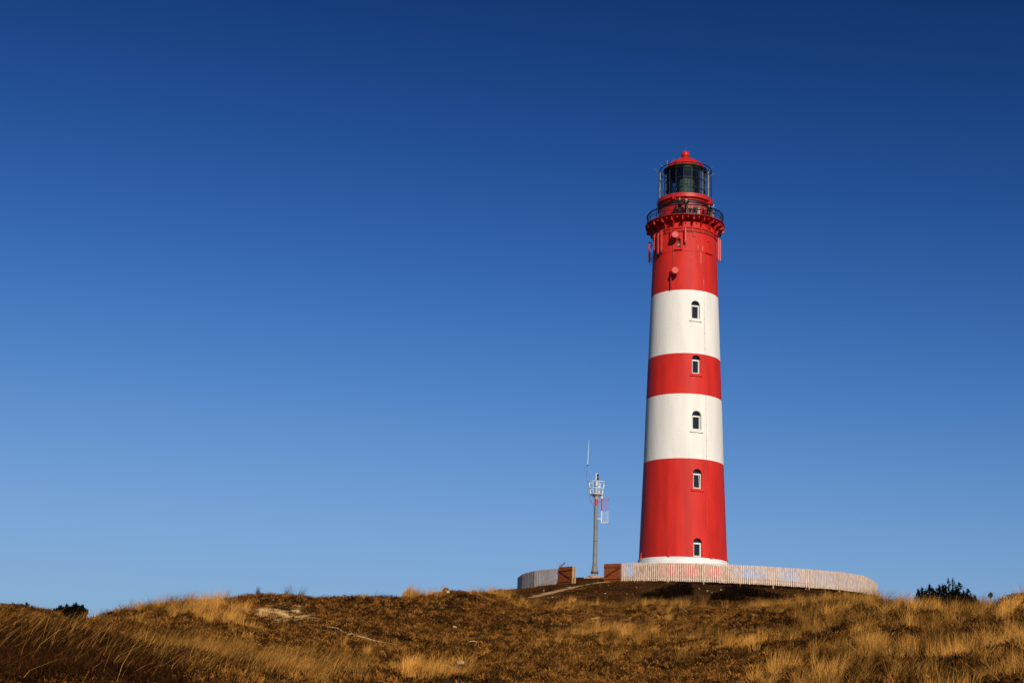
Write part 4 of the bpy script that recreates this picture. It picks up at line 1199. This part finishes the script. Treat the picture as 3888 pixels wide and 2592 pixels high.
for k in range(46):
    if k < 18: px, py = rng.normal(2700, 90), rng.normal(2240, 8)
    elif k < 30: px, py = rng.uniform(1990, 2330), 0; py = 2281 - (px - 1990) * .19 + rng.normal(10, 9)
    elif k < 38: px, py = rng.uniform(2000, 2450), rng.uniform(2225, 2268)
    else: px, py = rng.uniform(2850, 3150), rng.uniform(2236, 2262)
    if py < 2222: py = 2224
    s_ = rng.uniform(.05, .11)
    stone('pebble', px, py, (s_ * 1.4, s_, s_), 'small pale pebble lying on the dark hillside between fence and dune', group='pale pebbles on the hillside', lift=.03, seed=k)
def branch(name, pix, rad, label, mat, lift=.08, twigs=()):
    P = [pick(x, y) + Vector((0, 0, lift)) for x, y in pix]
    Q = []
    for i in range(len(P) - 1):
        for f in (0, .5): Q.append(P[i].lerp(P[i + 1], f) + Vector((0, 0, .03 * math.sin(i * 2.1 + f * 3))))
    Q.append(P[-1])
    n = len(Q); mb = MB(); mb.tube(Q, [rad * (.55 + .45 * math.sin(math.pi * (i + .6) / n)) for i in range(n)], 7)
    for pts in twigs:
        T = [pick(x, y) + Vector((0, 0, lift + .05)) for x, y in pts]; mb.tube(T, [rad * .5, rad * .2], 5)
    return tag(mb.build(name, M[mat], origin=P[0], smooth=50), label, 'branch')
branch('branch', [(1195, 2437), (1222, 2409), (1270, 2397), (1290, 2390), (1310, 2374), (1330, 2364), (1375, 2346), (1405, 2334), (1440, 2318), (1452, 2302), (1460, 2288)], .045, 'long dark crooked branch rising to the right over the heath slope', 'deadwood_dark', lift=.10)
branch('branch', [(1240, 2388), (1280, 2396), (1318, 2413), (1350, 2423), (1392, 2436), (1450, 2445), (1503, 2457)], .035, 'thin bleached branch sloping down to the right from the dark one', 'deadwood_pale', lift=.10)
branch('stick', [(1321, 2420), (1346, 2420)], .028, 'short pale stick lying level across the bleached branch', 'deadwood_pale', lift=.12)
branch('stick', [(1774, 2447), (1800, 2445), (1828, 2445)], .022, 'thin pale stick lying level in the middle of the heath', 'deadwood_pale', lift=.10)
branch('stick', [(1674, 2536), (1700, 2541), (1745, 2550)], .022, 'thin pale stick beside the squared block', 'deadwood_pale', lift=.10)
branch('stick', [(2575, 2318), (2610, 2344)], .022, 'straight pale stick slanting through the grass below the fence', 'deadwood_pale', lift=.28)
branch('stick', [(2238, 2378), (2262, 2373), (2285, 2376)], .05, 'dark log half buried beside the sandy bank', 'deadwood_dark', lift=.06)

# ------------------------------------------------------------------ shrubs and young trees
def clumpy(root, name, blobs, n, size, mat, up=.6):
    tot = sum(b[3] * b[4] for b in blobs); P = []
    for c, rx, ry, rz, k in [(b[0], b[1], b[2], b[3], b[4]) for b in blobs]:
        m = int(n * rz * k / tot)
        d = rng.normal(size=(m, 3)); d /= np.linalg.norm(d, axis=1)[:, None]; d *= (rng.uniform(.25, 1, m) ** .5)[:, None]
        P.append(np.array(c) + d * np.array([rx, ry, rz]))
    P = np.concatenate(P)
    t = rng.uniform(0, 1, len(P)) ** 2 * .9
    return leaves(name, P, size * rng.uniform(.6, 1.4, len(P)), t, M[mat], root, up=up)
def shrub(name, label, cat, px0, px1, base_y, outline, d, n=5000, size=.16, mat='pine', depth=.8, saplings=()):
    """outline: (px, top row) points along the crown's upper edge"""
    mid = pt((px0 + px1) / 2, base_y, d); g = tz(mid.x, mid.y)
    root = thing(name, (mid.x, mid.y, g), label, cat)
    blobs = []
    for x, y in outline:
        t_ = pt(x, y, d + rng.uniform(-depth, depth) * .6); gz = tz(t_.x, t_.y)
        h = max(.3, t_.z - gz); w = (px1 - px0) / len(outline) / FPX * d
        blobs.append(((t_.x, t_.y, t_.z - h * .3), w * 1.5, depth * .6, h * .30, 1.4))
        blobs.append(((t_.x, t_.y, t_.z - h * .68), w * .9, depth * .8, h * .34, 1.6))
        blobs.append(((t_.x + rng.uniform(-.1, .1), t_.y, t_.z - .06), w * .22, w * .25, .20, .5))
    ys = sorted(o_[1] for o_ in outline); ym = ys[len(ys) // 2]
    for f_ in (.2, .4, .6, .8):
        t_ = pt(px0 + (px1 - px0) * f_, ym + 16 + 26 * abs(f_ - .5), d); gz = tz(t_.x, t_.y); h = max(.4, t_.z - gz)
        blobs.append(((t_.x, t_.y, t_.z - h * .45), (px1 - px0) / 5.5 / FPX * d, depth * .9, h * .5, 2.2))
    clumpy(root, 'crown', blobs, n, size, mat)
    mb = MB()
    for k, (x, y) in enumerate(outline):
        t_ = pt(x, y, d); mb.tube([(mid.x + (t_.x - mid.x) * .4, mid.y, g - .2), (t_.x, t_.y, t_.z - .3)], [.05, .018], 5)
    mb.build('trunk', M['bark'], root)
    return root
def sapling(label, px, top, base, d, width, n=260, mat='pine'):
    a, b = pt(px, base, d), pt(px, top, d); g = min(tz(a.x, a.y), a.z)
    root = thing('young_pine', (a.x, a.y, g), label, 'tree')
    mb = MB(); b2 = Vector((a.x, a.y, b.z)); mb.tube([(a.x, a.y, g), b2], [.04, .008], 6)
    h = b.z - a.z; P = []
    for lv in np.linspace(.12, .97, 7):
        m = 4 if lv < .9 else 2; L = width * (1.05 - lv)
        for k in range(m):
            an = rng.uniform(0, 6.28); e = Vector((a.x + L * math.cos(an), a.y + L * math.sin(an), a.z + h * lv + L * .55))
            s_ = Vector((a.x, a.y, a.z + h * lv)); mb.tube([s_, e], [.014, .005], 4)
            for q in range(n // 26): P.append(s_.lerp(e, .25 + .75 * random.random()) + Vector((random.gauss(0, .02), random.gauss(0, .02), random.gauss(0, .02))))
    mb.build('trunk', M['bark'], root)
    leaves('crown', np.array(P), .085, rng.uniform(0, 1, len(P)), M[mat], root, up=.8)
    return root
shrub('shrub', 'dark rounded dune shrub behind the grass at the left edge', 'shrub', 205, 320, 2345, [(212, 2322), (232, 2309), (250, 2303), (262, 2318), (276, 2303), (293, 2299), (304, 2312), (312, 2306)], 84, 12000, .13, depth=1.0)
shrub('shrub', 'wide black green juniper thicket rising above the grass at the right', 'shrub', 3488, 3715, 2290, [(3492, 2246), (3508, 2240), (3528, 2229), (3545, 2240), (3560, 2231), (3578, 2229), (3596, 2234), (3612, 2240), (3628, 2242), (3642, 2246), (3655, 2252), (3668, 2264), (3682, 2275), (3694, 2268), (3706, 2280)], 76, 34000, .13, depth=1.3)
sapling('thin young pine leader on the left of the twin tips above the juniper thicket', 3602, 2197, 2240, 76, .22, 90)
sapling('taller thin young pine leader between the other tips above the juniper thicket', 3619, 2195, 2240, 76.3, .24, 100)
sapling('slanting bushy pine tip on the right top of the juniper thicket', 3642, 2212, 2244, 76.2, .30, 170)
sapling('small lone young pine poking up beside the right end of the thicket', 3677, 2237, 2275, 75, .30, 260)
sapling('tiny pine tip showing over the grass near the right edge', 3762, 2251, 2272, 74, .20, 110)
sapling('small spruce tip between pale far dunes at the left edge', 92, 2290, 2332, 88, .75, 700)
def mat_shrub(label, blobs_px, d, n):
    c = pick(*blobs_px[0][:2]); root = thing('crowberry_mat', c, label, 'shrub')
    B_ = []
    for x, y, sx, h in blobs_px:
        p_ = pick(x, y); B_.append(((p_.x, p_.y, p_.z + h * .35), sx / FPX * p_.length, .9, h * .8, 1.0))
    clumpy(root, 'foliage', B_, n, .13, 'crowberry', up=.5)
    mb = MB()
    for b_ in B_: mb.tube([(b_[0][0], b_[0][1], b_[0][2] - .4), (b_[0][0] + .1, b_[0][1], b_[0][2] + .1)], [.03, .01], 5)
    mb.build('stem', M['bark'], root)
mat_shrub('black low crowberry mat on the left of the bank under the fence', [(2470, 2274, 34, .45), (2510, 2268, 40, .6), (2545, 2262, 40, .7), (2580, 2258, 38, .8), (2606, 2256, 26, .8), (2560, 2274, 50, .45)], 103, 7000)
mat_shrub('black low crowberry mat on the right of the bank under the fence', [(2730, 2276, 34, .5), (2770, 2266, 40, .7), (2805, 2262, 40, .75), (2840, 2262, 40, .6), (2880, 2266, 44, .5), (2930, 2272, 40, .4), (2790, 2278, 50, .5)], 102, 8000)

# ------------------------------------------------------------------ vegetation of the dunes
def fbm(x, y, s):                          # octaves turned against each other so that no lattice shows
    out = 0
    for k, (a, f, g) in enumerate(((.62, 1.0, .62), (2.05, 1.27, .45), (1.2, 2.2, .40), (.35, 4.3, .24))):
        c_, s_ = math.cos(a), math.sin(a)
        out = out + g * vnoise((x * c_ - y * s_) * f / s + 3.7 * k, (x * s_ + y * c_) * f / s - 1.9 * k, 21 + k)
    return out
SANDM = lambda px, py: gauss(px, py, SAND)
# low heath: a thin base of short brown sprigs and, over it, cushions and bleached dead tufts
def heath_ok(P, k):
    px, py = project(P)
    patch = fbm(P[:, 0], P[:, 1], 2.2)
    keep = (px > -250) & (px < 4150) & (py < 2720) & (rng.uniform(0, 1, len(P)) > (k * SANDM(px, py)).clip(0, .85) + np.clip(-patch * .9, 0, .7))
    return P[keep], px[keep], py[keep]
P, px, py = heath_ok(scatter(620000, 18, 92, -22.5, 22.5), .62)
tint0 = np.clip(.12 + .8 * fbm(P[:, 0] + 40, P[:, 1], 1.6) + rng.normal(0, .18, len(P)) - .16 * np.clip((px - 2850) / 250, 0, 1), 0, 1)
P[:, 2] += rng.uniform(-.02, .06, len(P)); size0 = rng.uniform(.045, .12, len(P))
C, px, py = heath_ok(scatter(66000, 18, 92, -22.5, 22.5), .58)
kind = rng.uniform(0, 1, len(C)); right = np.clip((px - 2850) / 250, 0, 1); dist = np.hypot(C[:, 0], C[:, 1])
tc = np.where(kind < .52, rng.uniform(0, .10, len(C)), np.where(kind < .78, rng.uniform(.2, .55, len(C)), rng.uniform(.65, 1.0, len(C))))
tc = np.clip(tc + .35 * fbm(C[:, 0] + 40, C[:, 1], 2.4) - .22 * right, 0, 1)
cr = rng.uniform(.07, .24, len(C)); ch = cr * rng.uniform(.5, 1.1, len(C))
m = rng.integers(14, 34, len(C)); idx = np.repeat(np.arange(len(C)), m); n = len(idx)
an = rng.uniform(0, 2 * math.pi, n); q = np.sqrt(rng.uniform(0, 1, n))
Pc = C[idx] + np.stack([cr[idx] * q * np.cos(an), cr[idx] * q * np.sin(an), ch[idx] * (1 - q * q) * rng.uniform(.5, 1.1, n) - .02], -1)
tint = np.concatenate([tint0, np.clip(tc[idx] + rng.normal(0, .10, n), 0, 1)])
tag(leaves('heath', np.concatenate([P, Pc]), np.concatenate([size0, rng.uniform(.05, .14, n)]), tint, M['heath'], up=.2, aspect=.26), kind='stuff')
# wisps of bleached grass lying flat in the heath, each wisp combed its own way
C, px, py = heath_ok(scatter(38000, 22, 92, -22.5, 22.5), .5)
straw = gauss(px, py, [(2400, 2375, 330, 42, 1), (2230, 2352, 140, 20, 1), (2620, 2440, 260, 50, .6), (2050, 2420, 160, 40, .5), (1330, 2560, 300, 40, .5)])
wl = np.clip(.5 + 1.2 * fbm(C[:, 0] + 90, C[:, 1], 2.6) + .6 * straw, .1, 1) * np.where((px < 760) & (py > 2400), .15, 1)
k_ = rng.uniform(0, 1, len(C)) < wl; C = C[k_]; straw = straw[k_]
m = rng.integers(6, 18, len(C)); idx = np.repeat(np.arange(len(C)), m); n = len(idx)
Pw = C[idx] + np.stack([rng.normal(0, .09, n), rng.normal(0, .09, n), rng.uniform(.0, .10, n)], -1)
tag(blades('flattened_grass', Pw, rng.uniform(.14, .42, n), rng.normal(0, 1.6, len(C))[idx] + rng.normal(0, .35, n), rng.uniform(.8, 1.5, n), rng.uniform(.008, .015, n),
           np.clip((rng.beta(1.5, 1.7, len(C)) + .35 * straw)[idx] + rng.normal(0, .14, n), 0, 1), M['litter'], droop=.72), kind='stuff')
# dark burnt-looking cover on the lighthouse hill
P = scatter(330000, 90, 128, -9, 17)
rr = np.hypot(P[:, 0] - AX, P[:, 1] - AY)
px, py = project(P)
dpath = np.full(len(P), 9.0)
for (x0, y0), (x1, y1) in zip([(2325, 2206), (2260, 2214), (2190, 2225), (2120, 2242), (2060, 2257)], [(2260, 2214), (2190, 2225), (2120, 2242), (2060, 2257), (2005, 2270)]):
    a, b = pick(x0, y0), pick(x1, y1); ab = np.array([b.x - a.x, b.y - a.y]); q = P[:, :2] - np.array([a.x, a.y])
    t = np.clip((q @ ab) / (ab @ ab), 0, 1); dpath = np.minimum(dpath, np.hypot(*(q - t[:, None] * ab).T))
keep = (rr > 4.8) & (dpath > .85 + .25 * rng.uniform(-1, 1, len(P))) & (rng.uniform(0, 1, len(P)) > 1.3 * SANDM(px, py))
P = P[keep]; rr = rr[keep]
tint = np.clip(.30 + .45 * fbm(P[:, 0], P[:, 1] + 9, 2.6) + rng.normal(0, .2, len(P)), 0, 1)
P[:, 2] += rng.uniform(-.02, .03, len(P))
tag(leaves('hill_heath', P, rng.uniform(.05, .15, len(P)), tint, M['hillheath'], up=.1, aspect=.32), kind='stuff')
# tall dark heather in the left foreground
P = scatter(420000, 20, 48, -22.5, -9)
px, py = project(P)
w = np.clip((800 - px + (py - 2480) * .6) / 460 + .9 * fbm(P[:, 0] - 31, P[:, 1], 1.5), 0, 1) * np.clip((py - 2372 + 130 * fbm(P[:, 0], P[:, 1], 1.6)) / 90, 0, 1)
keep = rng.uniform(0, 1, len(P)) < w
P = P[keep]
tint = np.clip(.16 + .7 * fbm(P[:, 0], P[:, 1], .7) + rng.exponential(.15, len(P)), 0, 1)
P[:, 2] += rng.uniform(0, .28, len(P))
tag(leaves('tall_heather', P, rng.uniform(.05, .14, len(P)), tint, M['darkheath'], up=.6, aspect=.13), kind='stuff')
# short dry grass between the heath
P = scatter(420000, 24, 100, -22, 22)
px, py = project(P)
w = gauss(px, py, [(2450, 2400, 420, 60, 1), (2300, 2370, 260, 30, .9), (2050, 2470, 260, 70, .55), (2550, 2500, 420, 80, .6), (1750, 2420, 500, 60, .28), (1250, 2380, 420, 60, .35),
                   (900, 2390, 300, 50, .5), (1300, 2540, 500, 60, .45), (2100, 2570, 400, 40, .4), (2950, 2300, 400, 60, .35), (2180, 2295, 300, 16, .6), (3200, 2450, 600, 150, .22), (700, 2320, 300, 40, .7)])
w = np.maximum(w, .17) * np.clip(.55 + 1.9 * fbm(P[:, 0] + 7, P[:, 1] + 3, 2.3), 0.02, 1.2)
keep = rng.uniform(0, 1, len(P)) < w * .8
P = P[keep]; n = len(P)
tint = np.clip(.42 + 1.0 * fbm(P[:, 0] - 20, P[:, 1], 1.7) + rng.normal(0, .22, n), 0, 1)
tag(blades('dry_grass', P + np.array([0, 0, -.01]), rng.uniform(.10, .30, n), rng.normal(.1, 1.3, n), rng.uniform(.5, 1.3, n), rng.uniform(.008, .016, n), tint, M['litter'], droop=.55), kind='stuff')
# tall marram tufts leaning with the wind
MARRAM = [(30, 2395, 300, 26, .24), (330, 2405, 220, 36, .34), (640, 2318, 210, 38, 1.3), (560, 2385, 200, 30, .28), (780, 2440, 260, 60, .40), (900, 2520, 260, 60, .32), (1080, 2570, 300, 40, .40), (1350, 2500, 160, 50, .30),
          (1500, 2570, 280, 36, .55), (1880, 2268, 110, 14, .9), (2060, 2290, 130, 14, .6), (2300, 2312, 260, 12, .8), (2640, 2312, 230, 12, 1.0), (2400, 2410, 300, 40, .55), (2780, 2440, 160, 90, .5), (2900, 2318, 130, 24, 1.1),
          (2450, 2520, 300, 50, .2), (3060, 2320, 120, 40, 1.2), (1640, 2262, 60, 8, .5), (1760, 2262, 80, 8, .4), (1000, 2282, 120, 5, .25), (1300, 2272, 200, 5, .25)]
def tufts(n, d0, d1, a0, a1):
    T = scatter(n, d0, d1, a0, a1)
    px, py = project(T)
    w = gauss(px, py, MARRAM)
    right = np.clip((px - 2960 + (py - 2320) * .35) / 200, 0, 1) * np.clip((py - 2255) / 20, 0, 1)
    w = np.maximum(np.maximum(w, right * 1.7), .015)
    w = w * np.clip(.36 + 2.5 * fbm(T[:, 0], T[:, 1], 2.0), .03, 1.35)
    w = w * np.where(px < 1000, 1 - .8 * np.clip((py - 2395 - (px - 300) * .10) / 40, 0, 1) * np.clip((900 - px) / 200, 0, 1), 1)
    k = (rng.uniform(0, 1, n) < w) & (px > -300) & (px < 4200)
    return T[k], px[k], py[k]
T, px, py = tufts(17500, 20, 92, -23, 23)
nb = rng.integers(34, 100, len(T)); far = np.hypot(T[:, 0], T[:, 1])
idx = np.repeat(np.arange(len(T)), nb); n = len(idx)
rad = rng.uniform(.07, .28, len(T))[idx] * np.sqrt(rng.uniform(0, 1, n)); an = rng.uniform(0, 2 * math.pi, n)
B_ = T[idx] + np.stack([rad * np.cos(an), rad * np.sin(an), np.zeros(n)], -1)
B_[:, 2] -= .03
lf = np.clip((620 - px) / 300, 0, 1)
Ht = rng.uniform(.36, .92, len(T)) * (1 - .40 * lf)
H = Ht[idx] * rng.uniform(.55, 1.15, n)
waz = (rng.normal(.15, .55, len(T)) + lf * rng.normal(.3, .9, len(T)))[idx]
lean = (np.abs(rng.normal(.52, .26, len(T))) * (1 - .3 * lf))[idx] + rng.normal(0, .22, n)
spread_az = np.where(rng.uniform(0, 1, n) < .42, an, waz + rng.normal(0, .45, n))
tt = np.clip(.39 + 1.5 * fbm(T[:, 0] + 11, T[:, 1], 1.9) + rng.normal(0, .22, len(T)) - .22 * lf, .02, 1)[idx] + rng.normal(0, .16, n)
tag(blades('marram_grass', B_, H, spread_az, np.clip(lean, .05, 1.2), rng.uniform(.006, .011, n), tt, M['marram'], droop=.38), kind='stuff')
# single long stalks standing over the left foreground
P = scatter(21000, 20, 46, -22.5, -6)
px, py = project(P)
w = gauss(px, py, [(150, 2450, 560, 100, .19), (800, 2500, 350, 90, .6), (450, 2560, 500, 60, .14), (60, 2385, 260, 30, .45), (1150, 2560, 300, 50, .5)])
P = P[rng.uniform(0, 1, len(P)) < w]; n = len(P)
tag(blades('long_stalks', P, rng.uniform(.5, 1.05, n), rng.normal(.2, .65, n), rng.uniform(.25, 1.1, n), rng.uniform(.004, .008, n), rng.beta(1.3, 1.6, n), M['marram'], droop=.4), kind='stuff')
# the one tuft that stands up on the skyline
c = pick(1560, 2258); n = 620
a = rng.uniform(0, 6.283, n); r_ = .50 * np.sqrt(rng.uniform(0, 1, n))
Pt = np.stack([c.x + r_ * np.cos(a), c.y + r_ * np.sin(a), np.full(n, c.z - .08)], -1)
o = blades('grass_tuft', Pt, rng.uniform(.55, 1.15, n) * (1.15 - r_), a * .35 + .1, rng.uniform(.15, .8, n), rng.uniform(.012, .018, n), rng.uniform(.2, .9, n), M['marram'], droop=.3)
tag(o, 'domed tuft of dry grass standing alone on the dune skyline', 'grass tuft')
